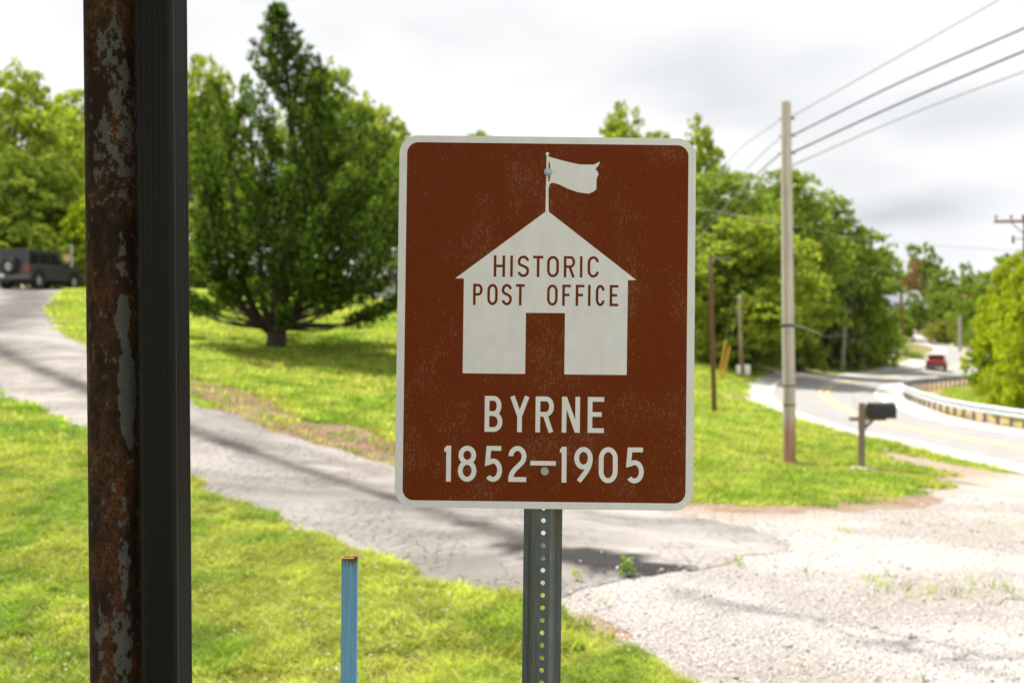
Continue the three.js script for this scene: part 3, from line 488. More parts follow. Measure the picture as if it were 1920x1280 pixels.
  for (const [x, y] of [[306, 72.2], [305.7, 685.2]]) {
    const b = new THREE.Group(); b.name = 'bolt'; b.position.set(x / 1000 - w2, h2 - y / 1000, 0); S.add(b);
    part('bolt_head', new THREE.CylinderGeometry(0.0062, 0.0066, 0.0065, 6).rotateX(Math.PI / 2).translate(0, 0, 0.005), M.bolt, b);
    part('washer', new THREE.CylinderGeometry(0.0084, 0.0084, 0.0015, 20).rotateX(Math.PI / 2).translate(0, 0, 0.001), M.bolt, b);
  }
  const P = new THREE.Group(); P.name = 'post'; P.position.set(0, 0, -0.0075); S.add(P);
  const top = 0.37, bot = -1.93, web = outline([[-0.0135, bot], [0.0135, bot], [0.0135, top], [-0.0135, top]]);
  for (let k = -26; k < 66; k++) { const y = -0.3042 - 0.0254 * k; if (y > top - 0.02 || y < bot + 0.02) continue; const o = new THREE.Path(); o.absarc(0, y, 0.0048, 0, 2 * Math.PI, true); web.holes.push(o); }
  const uvm = (g) => { const a = g.attributes.position, u = g.attributes.uv; for (let i = 0; i < a.count; i++) u.setXY(i, (a.getX(i) + a.getZ(i) * 0.6) / 0.16 + 0.3, a.getY(i) / 0.9); return g; };
  part('punched_web', uvm(extrude(web, 0.004, 0, 10).translate(0, 0, -0.004)), M.zinc, P);
  for (const s of [-1, 1]) {
    const sh = outline([[s * 0.0136, 0], [s * 0.0290, -0.028], [s * 0.0400, -0.028], [s * 0.0400, -0.0325], [s * 0.0265, -0.0325], [s * 0.0108, -0.0045]]);
    const g = extrude(sh, top - bot, 0); g.rotateX(-Math.PI / 2); g.translate(0, bot, 0);    // shape y becomes -z: flip below
    const a = g.attributes.position; for (let i = 0; i < a.count; i++) a.setZ(i, -a.getZ(i)); const gi = g.index ? g.toNonIndexed() : g; const q = gi.attributes.position.array; for (let i = 0; i < q.length; i += 9) for (let n = 0; n < 3; n++) { const tmp = q[i + 3 + n]; q[i + 3 + n] = q[i + 6 + n]; q[i + 6 + n] = tmp; } gi.computeVertexNormals();
    part('flange', uvm(gi), M.zinc, P);
  }
}

// ------------------------------------------------------------------ the canopy post: rusty pipe, black downspout, and their unseen porch, sized for the shade it casts
{
  const X = at(213, 590, 1.95).x, R0 = 0.0472, base = ground(X, 1.95) - 0.1, HT = 2.85 - base;
  const pipe = thing('porch_post', 'rusty steel pipe post with flaking grey paint beside the black downspout', 'post', [X, base, -1.95]);
  const hAt = (py) => EYE - ((py - 590) / F) * 1.95;
  const flakes = [[0.30, 595, 0.34, 46, 1.1], [0.40, 645, 0.2, 34, 1], [0.44, 730, 0.36, 105, 1.5], [0.52, 800, 0.2, 56, 1.1], [0.05, 110, 0.8, 80, 0.36], [0.3, 180, 0.6, 90, 0.42], [0.4, 240, 0.6, 80, 0.44], [-0.2, 290, 0.6, 100, 0.36], [0.5, 330, 0.4, 70, 0.42], [0.3, 1040, 0.3, 150, 0.5], [0.2, 1200, 0.4, 110, 0.48], [-0.55, 1220, 0.3, 140, 0.42], [0.25, 480, 0.25, 60, 0.42]];
  const tw = 512, th = 2048, span = 1.6, lo = 0.85;              // texture covers heights 0.85 .. 2.45 m once
  const rough = new Float32Array(tw * th);
  const rust = texture(tw, th, (u, v) => {
    const h = lo + (v / th) * span, py = 590 + ((EYE - h) * F) / 1.95, a = (u / tw) * 2 * Math.PI, sx = Math.sin(a - Math.PI), front = Math.cos(a - Math.PI) > 0;
    const mm = (u / tw) * 297, hm = h * 1000;
    let g = 0; if (front) for (const [cx, cy, wx, wy, s] of flakes) g = Math.max(g, s * (1 - ((sx - cx) / wx) ** 2 - ((py - cy) / wy) ** 2)); else g = 0.35;
    const n = fbm(mm / 9, hm / 14, 61, 5), n2 = fbm(mm / 2.6, hm / 3.2, 63, 3), n3 = fbm(mm / 26, hm / 60, 64, 3), gr = (hash(u, v, 5) - 0.5) * 0.5;
    const grey = smooth(-0.02, 0.10, g - 0.28 + (n - 0.5) * 1.35 + (n2 - 0.5) * (py < 400 ? 0.7 : 0.3));
    let c = mix3([0.016, 0.008, 0.005], [0.075, 0.03, 0.012], smooth(0.3, 0.72, n3 * 0.55 + n * 0.45 + gr * 0.12)); c = mix3(c, [0.17, 0.06, 0.018], smooth(0.6, 0.75, n2 + (n3 - 0.5) * 0.7) * 0.4);
    c = mix3(c, [0.012, 0.007, 0.005], smooth(0.58, 0.68, fbm(mm / 4, hm / 5, 66, 3)) * 0.7);
    let k = mix3([0.066, 0.076, 0.08], [0.105, 0.113, 0.112], n); k = mix3(k, [0.15, 0.13, 0.085], smooth(0.55, 0.75, n3) * 0.5);
    const speck = smooth(0.72, 0.78, n2 + (n - 0.5) * 0.5); k = mix3(k, [0.10, 0.045, 0.02], speck);
    c = mix3(c, k, grey).map((q) => q * (1 + gr * 0.35)); rough[v * tw + u] = clamp(0.45 + 0.35 * n2 - grey * 0.12 + 0.12 * grey * (1 - speck));
    return c.map((q) => Math.pow(clamp(q), 1 / 2.2));
  }, true); rust.colorSpace = THREE.SRGBColorSpace;
  const bump = texture(tw, th, (u, v) => rough[v * tw + u]);
  for (const q of [rust, bump]) { q.wrapT = THREE.MirroredRepeatWrapping; }
  const g = new THREE.CylinderGeometry(R0, R0, HT, 64, 1, true).translate(0, HT / 2, 0), gu = g.attributes.uv, gp = g.attributes.position;
  for (let i = 0; i < gp.count; i++) { const h = gp.getY(i) + base; gu.setXY(i, gu.getX(i) + 0.5 - Math.atan2(-0.37, 1) / (2 * Math.PI) * 0, (h - lo) / span); }
  g.rotateY(Math.atan2(X, 1.95) * -1 + 0);
  part('pipe', g, new THREE.MeshPhysicalMaterial({ map: rust, bumpMap: bump, bumpScale: 0.0016, roughness: 0.8, specularIntensity: 0.35 }), pipe);
  part('foot_plate', box(0.2, 0.02, 0.2, 0, 0.1, 0, 0.004), M.darkSteel, pipe);

  // downspout: a box of rolled sheet with shallow flutes on every face
  const X0 = at(258, 590, 1.881).x, w = 0.064, dp = 0.098, r = 0.011, prof = [];
  const face = (ax, az, bx, bz, nx, nz, n) => { const L = Math.hypot(bx - ax, bz - az); for (let i = 0; i <= n * 6; i++) { const t = i / (n * 6), fl = Math.min(1, Math.min(t, 1 - t) * L / 0.004), q = fl * (0.5 - 0.5 * Math.cos(t * n * 2 * Math.PI)) ** 0.5 * (nx ? 0.0022 : 0.0004); prof.push([ax + (bx - ax) * t - nx * q, az + (bz - az) * t - nz * q]); } };
  const arc = (cx, cz, a0) => { for (let i = 1; i < 6; i++) { const a = a0 + (i / 6) * Math.PI / 2; prof.push([cx + Math.cos(a) * r, cz + Math.sin(a) * r]); } };
  face(r, dp, w - r, dp, 0, 1, 4); prof.reverse(); const fr = prof.splice(0); for (const q of fr.reverse()) prof.push(q);
  { const q = []; q.push(...prof.splice(0)); prof.push(...q); }
  for (let i = 5; i > 0; i--) { const a = (i / 6) * Math.PI / 2; prof.push([w - r + Math.cos(a) * r, dp - r + Math.sin(a) * r]); }
  face(w, dp - r, w, r, 1, 0, 6);
  for (let i = 5; i > 0; i--) { const a = -Math.PI / 2 + (i / 6) * Math.PI / 2; prof.push([w - r + Math.cos(a) * r, r + Math.sin(a) * r]); }
  face(w - r, 0, r, 0, 0, -1, 4);
  for (let i = 5; i > 0; i--) { const a = Math.PI + (i / 6) * Math.PI / 2; prof.push([r + Math.cos(a) * r, r + Math.sin(a) * r]); }
  face(0, r, 0, dp - r, -1, 0, 6);
  for (let i = 5; i > 0; i--) { const a = Math.PI / 2 + (i / 6) * Math.PI / 2; prof.push([r + Math.cos(a) * r, dp - r + Math.sin(a) * r]); }
  const dark = texture(256, 1024, (x, y) => { const n = fbm(x / 3, y / 120, 71, 4), m = smooth(0.70, 0.76, fbm(x / 6, y / 9, 72, 4)); return clamp(0.5 + 0.3 * n + m * 0.35); });
  const D = thing('downspout', 'black fluted metal downspout standing against the rusty pipe', 'downspout', [X0, ground(X0, 1.93) + 0.12, -1.93]);
  const dg = extrude(outline(prof.map(([a, b]) => [a, b])), 2.62, 0).rotateX(-Math.PI / 2), da = dg.attributes.position, du = dg.attributes.uv; for (let i = 0; i < da.count; i++) du.setXY(i, (da.getX(i) + da.getZ(i)) / 0.12, da.getY(i) / 0.9);
  part('fluted_pipe', dg.translate(0, 0, dp / 2), new THREE.MeshPhysicalMaterial({ map: dark, color: lin(0.010, 0.0098, 0.010), roughness: 0.5, specularIntensity: 0.4 }), D);
  part('strap', box(w + 0.006, 0.03, dp + 0.006, w / 2, 2.45, 0, 0.003), M.black, D);
  part('outlet_elbow', box(w, 0.1, dp + 0.1, w / 2, -0.02, 0.02, 0.01), M.black, D);

  const B = thing('unseen_porch', 'unseen shop front with a porch roof sized to shade the pipe', 'building', [0, 0, 0]);
  part('porch_roof', box(3.4, 0.14, 3.4, -2.33, 2.98, -1.4), paint(0.10, 0.095, 0.085), B);  // roof and wall are unseen, sized to shade the pipe but not the sign
  part('beam', box(3.4, 0.16, 0.12, -2.33, 2.83, -1.95), paint(0.12, 0.10, 0.08), B);
  part('wall', box(4.4, 3.6, 0.2, -4.6, 1.7, 1.3), paint(0.25, 0.23, 0.2, 0.9), B);
  const win = part('window', box(1.8, 1.3, 0.06, -4, 1.6, 1.17), paint(0.6, 0.6, 0.58), B); part('pane', box(1.64, 1.14, 0.02, -4, 1.6, 1.13), paint(0.02, 0.022, 0.025, 0.05), win);
  part('porch_floor', box(2.9, 0.12, 2.8, -2.6, 0.02, -0.5), paint(0.28, 0.27, 0.26, 0.9), B);
}

// ------------------------------------------------------------------ blue stake
{
  const d = 2.9, t = at(644, 1046, d), b = at(650, 1290, d);
  const S = thing('steel_stake', 'short blue painted steel channel stake with a rusty top in the lawn', 'stake', [t.x, ground(t.x, d) - 0.2, -d], 0.06);
  const h = t.y - S.position.y, blueTex = texture(128, 512, (x, y) => { const n = fbm(x / 6, y / 60, 81, 4), q = smooth(0.95, 0.99, y / 512 + (fbm(x / 20, y / 24, 82, 4) - 0.5) * 0.13 + (x / 128 - 0.6) * 0.02); const v = 0.85 + 0.25 * n; return mix3([0.44 * v, 0.66 * v, 0.86 * v], [0.40, 0.23, 0.11], clamp(q)); }, true);
  const blue = std({ map: blueTex, roughness: 0.5 });
  const um = (g) => { const a = g.attributes.position, u = g.attributes.uv; for (let i = 0; i < a.count; i++) u.setXY(i, (a.getX(i) + a.getZ(i)) / 0.06 + 0.5, (a.getY(i) - (h - 1)) * 0.98); return g; };
  part('channel', um(merge([box(0.0325, h, 0.004, -0.004, h / 2, 0.012), box(0.004, h - 0.001, 0.026, -0.0183, h / 2, -0.001), box(0.004, h - 0.001, 0.026, 0.0105, h / 2, -0.001)])), blue, S);
  part('side_lip', um(box(0.008, h + 0.006, 0.03, 0.0166, h / 2 + 0.003, -0.006)), blue, S);
  part('rusty_end', merge([box(0.0335, 0.0025, 0.004, -0.004, h + 0.001, 0.0125), box(0.0335, 0.0025, 0.004, -0.004, h + 0.001, -0.012), box(0.004, 0.0025, 0.022, -0.0183, h + 0.001, 0)]), paint(0.28, 0.11, 0.045, 0.9), S);
  S.rotation.z = -0.012; S.scale.set(1.03, 1, 1.03);
}

// ------------------------------------------------------------------ poles
function polePaint(g, H, toneFn) {
  const a = g.attributes.position, u = g.attributes.uv, c = new Float32Array(a.count * 3);
  for (let i = 0; i < a.count; i++) { const y = a.getY(i); c.set(toneFn(y / H, y), i * 3); u.setXY(i, u.getX(i) * 2, y / 3); }
  g.setAttribute('color', new THREE.BufferAttribute(c, 3)); return g;
}
function makePole(label, foot, top, r0, r1, tone, name = 'utility_pole', group) {
  const p = thing(name, label, 'utility pole', foot, 0, group), L = top.clone().sub(foot).length() + 0.3;
  const g = polePaint(new THREE.CylinderGeometry(r1, r0, L, 20, 24).translate(0, L / 2 - 0.3, 0), L, tone);
  const tilt = new THREE.Group(); tilt.name = 'shaft_set';
  const m = part('shaft', g, M.pole, p); p.quaternion.setFromUnitVectors(V3(0, 1, 0), top.clone().sub(foot).normalize());
  return p;
}
const greyBrown = (t, y) => { const n = noise(y * 2.2, 3, 4) - 0.5; return mix3([0.52, 0.33, 0.22], [0.74, 0.66, 0.57], smooth(0.10, 0.2, t + n * 0.1)).map((k) => k * (1 + n * 0.1)); };
const brownPole = (t) => mix3([0.23, 0.115, 0.055], [0.34, 0.26, 0.19], smooth(0.72, 1, t));
const PF = (() => { const q = at(1481, 870, 23); return onGround(q.x, 23, 0); })();
const PT = at(1474, 191, 23);
const mainPole = makePole('tall weathered grey wooden utility pole standing nearest beside the mailbox', PF, PT, 0.142, 0.106, greyBrown);
{
  const L = PT.y - PF.y, ring = (py, h = 0.05) => { const f = (870 - py) / 679; return cyl(lerp(0.146, 0.11, f), lerp(0.147, 0.111, f), h, 0, f * L, 0, 20); };
  part('strap', ring(609, 0.06), M.black, mainPole); part('strap', ring(722, 0.03), M.darkSteel, mainPole); part('strap', ring(758, 0.03), M.darkSteel, mainPole);
  for (const py of [222, 254, 286]) { const y = ((870 - py) / 679) * L, r = lerp(0.142, 0.106, (870 - py) / 679); const b = part('insulator', new THREE.LatheGeometry([[0, 0], [0.03, 0], [0.036, 0.03], [0.02, 0.045], [0.03, 0.07], [0.0, 0.09]].map(([a, c]) => new THREE.Vector2(a, c)), 14).rotateZ(-Math.PI / 2).translate(r, y, 0.02), paint(0.28, 0.25, 0.23, 0.4), mainPole); part('insulator_bracket', cyl(0.008, 0.008, 2 * r + 0.14, 0, 0, 0, 8).rotateZ(Math.PI / 2).translate(0, y, 0.02), M.darkSteel, b); }
  part('ground_wire', tube([V3(-0.075, 0.2, 0.12), V3(-0.07, L * 0.5, 0.105), V3(-0.06, L * 0.9, 0.09)], 0.006, 20, 5), paint(0.2, 0.2, 0.2), mainPole);
}
const poleAt = (px, py, d) => { const q = at(px, py, d); return onGround(q.x, d, 0); };
const P2 = makePole('slim brown wooden pole in the lawn just right of the sign', poleAt(1340, 778, 34), at(1332, 479, 34), 0.085, 0.065, brownPole);
part('bracket', box(0.6, 0.07, 0.07, 0.35, 5.0, 0), M.wood, P2);
const P3 = makePole('short pole with bleached top and a white box at its foot', poleAt(1391, 706, 58), at(1387, 556, 58), 0.115, 0.095, (t) => mix3([0.33, 0.21, 0.12], [0.56, 0.47, 0.37], smooth(0.2, 0.55, t)));
part('cap', cyl(0.06, 0.1, 0.14, 0, 4.36, 0, 14), paint(0.75, 0.73, 0.7), P3);
makePole('grey leaning pole in front of the dark woods beside the road bend', poleAt(1580, 694, 85), at(1586, 588, 85), 0.15, 0.13, () => [0.27, 0.25, 0.21]);
makePole('brown pole beside the road where it climbs away past the bend', poleAt(1693, 674, 118), at(1690, 545, 118), 0.19, 0.16, brownPole);
makePole('pale grey pole by the wooded slope right of the far road', poleAt(1801, 640, 150), at(1801, 590, 150), 0.25, 0.24, () => [0.5, 0.46, 0.42]);
makePole('thin pale pole in front of the distant grey roofed house', poleAt(1662, 612, 190), at(1662, 566, 190), 0.22, 0.2, () => [0.45, 0.4, 0.34]);
{
  const f = poleAt(1925, 780, 44), p = makePole('tall pole with a long crossarm cut off by the right edge', f, at(1925, 402, 44), 0.15, 0.12, brownPole), y0 = at(1919, 415, 44).y - f.y;
  part('crossarm', box(2.75, 0.11, 0.09, 0, y0, 0.14), paint(0.25, 0.135, 0.09), p);
  for (const x of [-1.3, -0.68, -0.2, 0.6, 1.2]) part('insulator', new THREE.LatheGeometry([[0, 0], [0.02, 0], [0.02, 0.08], [0.06, 0.1], [0.065, 0.14], [0.03, 0.17], [0.045, 0.21], [0, 0.23]].map(([a, c]) => new THREE.Vector2(a, c)), 12).translate(x, y0 + 0.05, 0.14), paint(0.2, 0.13, 0.1, 0.3), p);
  for (const s of [-1, 1]) part('brace', taper([V3(s * 0.75, y0 - 0.02, 0.19), V3(s * 0.03, y0 - 0.62, 0.14)], 0.022, 0.022, 2, 6), paint(0.2, 0.15, 0.13), p);
  part('cutout_switch', merge([cyl(0.05, 0.05, 0.32, -0.6, y0 - 0.75, 0.14, 10).rotateZ(0), box(0.5, 0.03, 0.03, -0.35, y0 - 0.72, 0.14)]), paint(0.16, 0.11, 0.10), p);
}
// guy guards and pedestal
for (const [a, b, label] of [[[1349, 695], [1361, 637], 'left one of two leaning yellow guy wire guards beside the slim brown pole'], [[1355, 699], [1368, 649], 'right one of two leaning yellow guy wire guards beside the slim brown pole']]) {
  const d = 54, p = at(a[0], a[1], d), q = at(b[0], b[1], d), f = V3(p.x, Math.min(p.y, ground(p.x, d) + 0.1), p.z), g = thing('guy_guard', label, 'guy guard', f, 0, 'yellow guy wire guards');
  part('guard_tube', taper([V3(0, -0.1, 0), q.clone().sub(f)], 0.065, 0.06, 3, 10), paint(0.55, 0.33, 0.04, 0.5), g);
  part('wire', tube([q.clone().sub(f), q.clone().sub(f).multiplyScalar(2.2)], 0.005, 2, 5), M.paleCable, g);
}
{
  const f = poleAt(1394, 703, 57.5), g = thing('utility_pedestal', 'small white utility box at the foot of the bleached pole', 'utility box', f);
  part('cabinet', box(0.24, 0.5, 0.2, -0.26, 0.42, 0, 0.03), paint(0.78, 0.75, 0.68, 0.5), g); part('cabinet', box(0.3, 0.52, 0.2, 0.22, 0.42, 0, 0.03), paint(0.8, 0.77, 0.7, 0.5), g); part('stand', box(0.7, 0.16, 0.1, 0, 0.1, 0, 0.01), paint(0.3, 0.28, 0.25), g);
}
// ------------------------------------------------------------------ wires
function wire(label, pts, r, mat, sag = 0) {
  const P = pts.map(([a, b, d]) => at(a, b, d)); if (sag && P.length === 2) P.splice(1, 0, P[0].clone().lerp(P[1], 0.5).add(V3(0, -sag, 0)));
  const m = part('power_line', tube(P, r, 40, 5), mat); tag(m, label, 'cable'); return m;
}
wire('topmost thin wire rising from the utility pole to the top edge', [[1484, 219, 23], [1872, 0, 17.6], [2300, -250, 13]], 0.011, M.paleCable);
wire('upper of the two thick dark cables right of the utility pole', [[1486, 254, 23], [1680, 158, 19.8], [1920, 53, 16.7], [2300, -115, 13]], 0.017, M.cable);
wire('lower of the two thick dark cables right of the utility pole', [[1486, 286, 23], [1680, 197, 19.8], [1920, 96, 16.7], [2300, -60, 13]], 0.019, M.cable);
wire('lowest thin wire rising right from the utility pole', [[1486, 310, 23], [1700, 217, 19.4], [1920, 134, 16.7], [2300, 0, 13]], 0.013, M.paleCable);
wire('highest faint wire falling from the utility pole towards the sign', [[1470, 219, 23], [1372, 295, 38], [1306, 386, 56], [1270, 440, 70]], 0.01, M.paleCable);
wire('second wire falling from the utility pole towards the sign', [[1470, 252, 23], [1413, 305, 31], [1306, 425, 52], [1270, 466, 70]], 0.01, M.paleCable);
wire('third and thickest wire falling from the utility pole towards the sign', [[1470, 282, 23], [1400, 345, 31], [1306, 450, 52], [1265, 496, 70]], 0.019, M.paleCable);
wire('lowest wire falling from the utility pole past the brown pole', [[1470, 312, 23], [1400, 378, 31], [1306, 482, 52], [1265, 528, 70]], 0.009, M.paleCable);
wire('thin cable crossing level in front of the big green trees', [[1200, 370, 50], [1306, 389, 46], [1478, 421, 40], [1655, 453, 44], [1919, 470, 44]], 0.008, M.paleCable);
wire('cable sagging from the black strap along the dark woods', [[1485, 609, 23], [1583, 628, 84], [1690, 606, 118]], 0.012, M.paleCable);

// ------------------------------------------------------------------ mailbox
{
  const d = 21.4, f = poleAt(1616, 880, d), k = d / F, g = thing('mailbox', 'black mailbox on a grey wooden post by the road', 'mailbox', f, 0);
  const y = (py) => at(1616, py, d).y - f.y, x = (px) => (px - 1616) * k;
  part('post', box(0.105, y(755) + 0.2, 0.105, 0, (y(755) - 0.2) / 2, 0, 0.008), M.wood, g);
  part('arm', box(x(1662) - x(1592), 0.075, 0.09, (x(1662) + x(1592)) / 2, y(785), 0.0, 0.006), M.wood, g);
  part('brace', extrude(outline([[0.05, y(806)], [0.05, y(797)], [x(1640), y(787)], [x(1634), y(787)]]), 0.06).translate(0, 0, -0.03), M.wood, g);
  const w = 0.15, h0 = y(783), h1 = y(769), s = new THREE.Shape(); s.moveTo(-w, h0); s.lineTo(w, h0); s.lineTo(w, h1); s.absarc(0, h1, w, 0, Math.PI); s.lineTo(-w, h0);
  const L = x(1674) - x(1629), body = extrude(s, L, 0.006, 14).rotateY(Math.PI / 2).translate(x(1629), 0, 0);
  part('box', body, std({ color: lin(0.017, 0.019, 0.021), roughness: 0.38, metalness: 0.2 }), g);
  part('door', extrude(s, 0.02, 0.008, 14).rotateY(Math.PI / 2).translate(x(1674) + 0.003, 0, 0), std({ color: lin(0.022, 0.024, 0.026), roughness: 0.4 }), g);
  part('reflector', cyl(0.032, 0.032, 0.015, 0, 0, 0, 18).rotateX(Math.PI / 2).translate(x(1623), y(790), 0.06), paint(0.7, 0.68, 0.6, 0.3), g);
  g.rotation.y = 0.07;
  const p = f.clone(), mp = part('concrete_pad', new THREE.CylinderGeometry(0.26, 0.36, 0.07, 18).scale(1, 1, 0.7), paint(0.36, 0.32, 0.27, 0.95)); mp.position.copy(p).add(V3(0, 0.02, 0.15)); tag(mp, 'low pale concrete footing round the mailbox post', 'footing');
}
// ------------------------------------------------------------------ guardrail on the inside of the bend
{
  const base = curveOf([[17.2, 20], [17.5, 28], [17.6, 37], [17.45, 40], [17.6, 43.2], [18.2, 47.4], [19.1, 51.6], [20.6, 55.4], [23.3, 59.8], [26, 63.4], [29.5, 67.8], [34, 74]], 64);
  const g = thing('guardrail', 'galvanised steel guardrail curving round the inside of the road bend', 'guardrail', onGround(base[20].x, base[20].d)), o = g.position;
  const P = [], I = [], prof = [[-0.155, 0], [-0.125, 0.05], [-0.075, 0.06], [-0.03, 0.0], [0.03, 0.0], [0.075, 0.06], [0.125, 0.05], [0.155, 0]], n = prof.length;
  const frame = (k) => { const p = base[k], q = base[Math.min(k + 1, base.length - 1)], r = base[Math.max(k - 1, 0)]; let tx = q.x - r.x, td = q.d - r.d; const l = Math.hypot(tx, td); return { p, nx: -td / l, nz: -(tx / l), y: ground(p.x, p.d) }; };    // the normal points at the road
  base.forEach((_, k) => { const f = frame(k); for (const [h, out] of prof) P.push(f.p.x + f.nx * (out + 0.12) - o.x, f.y + 0.53 + h - o.y, -f.p.d + f.nz * (out + 0.12) - o.z); if (k) for (let m = 0; m < n - 1; m++) { const a = k * n + m, b = a - n; I.push(b, a, a + 1, b, a + 1, b + 1); } });
  const uv = []; base.forEach((_, k) => prof.forEach((__, m) => uv.push(m / n, k * 0.4)));
  part('rail', soup(P, null, uv, null, I), new THREE.MeshStandardMaterial({ ...{ map: zincTex, roughness: 0.5, metalness: 0.3, side: THREE.DoubleSide }, color: lin(0.95, 0.97, 1) }), g);
  const pg = merge([box(0.012, 0.95, 0.1, -0.045, 0.2, 0), box(0.012, 0.95, 0.1, 0.045, 0.2, 0), box(0.08, 0.95, 0.01, 0, 0.2, 0)]), bg = box(0.1, 0.3, 0.1, 0, 0.53, 0.0, 0.004);
  let s = 0; for (let k = 1; k < base.length - 1; k++) { s += Math.hypot(base[k].x - base[k - 1].x, base[k].d - base[k - 1].d); if (s < 0.9) continue; s = 0; const f = frame(k), m = part('rail_post', pg, M.railPost, g); m.position.set(f.p.x - o.x, f.y - o.y, -f.p.d - o.z); m.rotation.y = Math.atan2(f.nx, f.nz); const b = part('spacer', bg, M.railPost, m); b.position.z = 0.07; }
}
// ------------------------------------------------------------------ cars
function wheelGeo(r, w) { return new THREE.LatheGeometry([[r * 0.62, -w / 2], [r * 0.93, -w / 2], [r, -w * 0.33], [r, w * 0.33], [r * 0.93, w / 2], [r * 0.62, w / 2], [r * 0.62, -w / 2]].map(([a, b]) => new THREE.Vector2(a, b)), 28).rotateX(Math.PI / 2); }
function rimGeo(r, w) { const l = [new THREE.CylinderGeometry(r * 0.63, r * 0.63, w * 0.7, 24, 1, true).rotateX(Math.PI / 2), new THREE.CylinderGeometry(r * 0.6, r * 0.6, 0.01, 24).rotateX(Math.PI / 2).translate(0, 0, -w * 0.1), new THREE.CylinderGeometry(r * 0.15, r * 0.15, 0.03, 16).rotateX(Math.PI / 2).translate(0, 0, w * 0.3)]; for (let i = 0; i < 6; i++) l.push(box(r * 0.13, r * 0.5, 0.03, 0, r * 0.36, w * 0.28).rotateZ(i * Math.PI / 3)); return merge(l); }
const tyreM = paint(0.022, 0.022, 0.022, 0.9), rimM = std({ color: lin(0.5, 0.5, 0.5), roughness: 0.4, metalness: 0.15 }), glassM = std({ color: lin(0.02, 0.022, 0.025), roughness: 0.04, metalness: 0 });
function archSide(pts, wheels, r) { const s = new THREE.Shape(); s.moveTo(...pts[0]); for (let i = 1; i < pts.length; i++) s.lineTo(...pts[i]); for (const x of wheels) { s.lineTo(x + r, pts[0][1]); s.absarc(x, 0.42, r, -0.05, Math.PI + 0.05, false); s.lineTo(x - r, pts[0][1]); } s.closePath(); return s; }
function addWheels(car, xsW, z, r, w) { for (const x of xsW) for (const s of [-1, 1]) { const q = part('wheel', wheelGeo(r, w), tyreM, car); q.position.set(x, r, s * z); if (s < 0) q.rotation.y = Math.PI; part('rim', rimGeo(r, w), rimM, q); } }
{
  const th = 1.396, c = Math.cos(th), s = Math.sin(th), d = 51.2, rw = at(70, 537, d), cx = rw.x + 1.45 * c - 0.83 * s, cd = d + 1.45 * s + 0.83 * c;
  const car = thing('parked_suv', 'dark grey boxy off-road car with a spare wheel on its back', 'car', onGround(cx, cd, 0), th);
  const bodyM = std({ color: lin(0.062, 0.064, 0.068), roughness: 0.3, metalness: 0.3 }), trim = paint(0.02, 0.02, 0.022, 0.7);
  part('body', extrude(archSide([[-2.15, 0.5], [-2.2, 0.72], [-2.16, 1.12], [0.78, 1.14], [0.95, 1.17], [2.0, 1.1], [2.14, 0.98], [2.18, 0.6], [2.1, 0.45]], [1.45, -1.45], 0.5), 1.72, 0.05).translate(0, 0, -0.86), bodyM, car);
  part('cabin', extrude(outline([[-2.12, 1.1], [-2.06, 1.78], [0.22, 1.78], [0.82, 1.12]]), 1.5, 0.04).translate(0, 0, -0.75), bodyM, car);
  part('roof', box(2.5, 0.07, 1.62, -0.9, 1.83, 0, 0.03), trim, car);
  for (const z of [-1, 1]) {
    for (const q of [[[-1.98, 1.2], [-1.95, 1.7], [-1.32, 1.7], [-1.32, 1.2]], [[-1.22, 1.2], [-1.22, 1.7], [-0.42, 1.7], [-0.42, 1.2]], [[-0.32, 1.2], [-0.32, 1.7], [0.16, 1.7], [0.6, 1.2]]]) part('side_window', extrude(outline(q), 0.02).translate(0, 0, z > 0 ? 0.785 : -0.805), glassM, car);
    for (const x of [1.45, -1.45]) part('wheel_flare', new THREE.TorusGeometry(0.52, 0.045, 8, 24, Math.PI).translate(x, 0.42, z * 0.905), trim, car);
    part('side_sill', box(1.9, 0.12, 0.12, 0, 0.45, z * 0.88, 0.03), trim, car);
    for (const x of [-1.05, -0.1]) part('door_handle', box(0.2, 0.03, 0.03, x, 1.02, z * 0.92, 0.008), trim, car);
    part('door_mirror', box(0.14, 0.2, 0.2, 0.55, 1.24, z * 1.02, 0.04), trim, car);
    part('tail_light', box(0.05, 0.36, 0.17, -2.235, 0.92, z * 0.8, 0.02), std({ color: lin(0.35, 0.03, 0.025), roughness: 0.25 }), car);
    part('headlight', cyl(0.14, 0.14, 0.04, 0, 0, 0, 18).rotateZ(Math.PI / 2).translate(2.2, 0.92, z * 0.62), paint(0.7, 0.7, 0.7, 0.1), car);
  }
  part('rear_window', box(0.02, 0.5, 1.25, -2.135, 1.45, 0, 0.008), std({ color: lin(0.03, 0.03, 0.035), roughness: 0.05 }), car);
  part('windscreen', box(0.02, 0.72, 1.36, 0.575, 1.44, 0).rotateZ(0), glassM, car).visible = true;
  part('rear_bumper', box(0.26, 0.26, 1.84, -2.24, 0.56, 0, 0.04), std({ color: lin(0.10, 0.10, 0.105), roughness: 0.5 }), car);
  part('front_bumper', box(0.26, 0.24, 1.8, 2.24, 0.55, 0, 0.04), trim, car);
  part('licence_plate', box(0.02, 0.16, 0.32, -2.385, 0.62, -0.45), paint(0.7, 0.72, 0.75, 0.4), car);
  const sp = part('spare_wheel', wheelGeo(0.4, 0.26).rotateY(Math.PI / 2), tyreM, car); sp.position.set(-2.36, 1.06, -0.05); part('rim', rimGeo(0.4, 0.26).rotateY(-Math.PI / 2), rimM, sp);
  addWheels(car, [1.45, -1.45], 0.83, 0.41, 0.27);
}
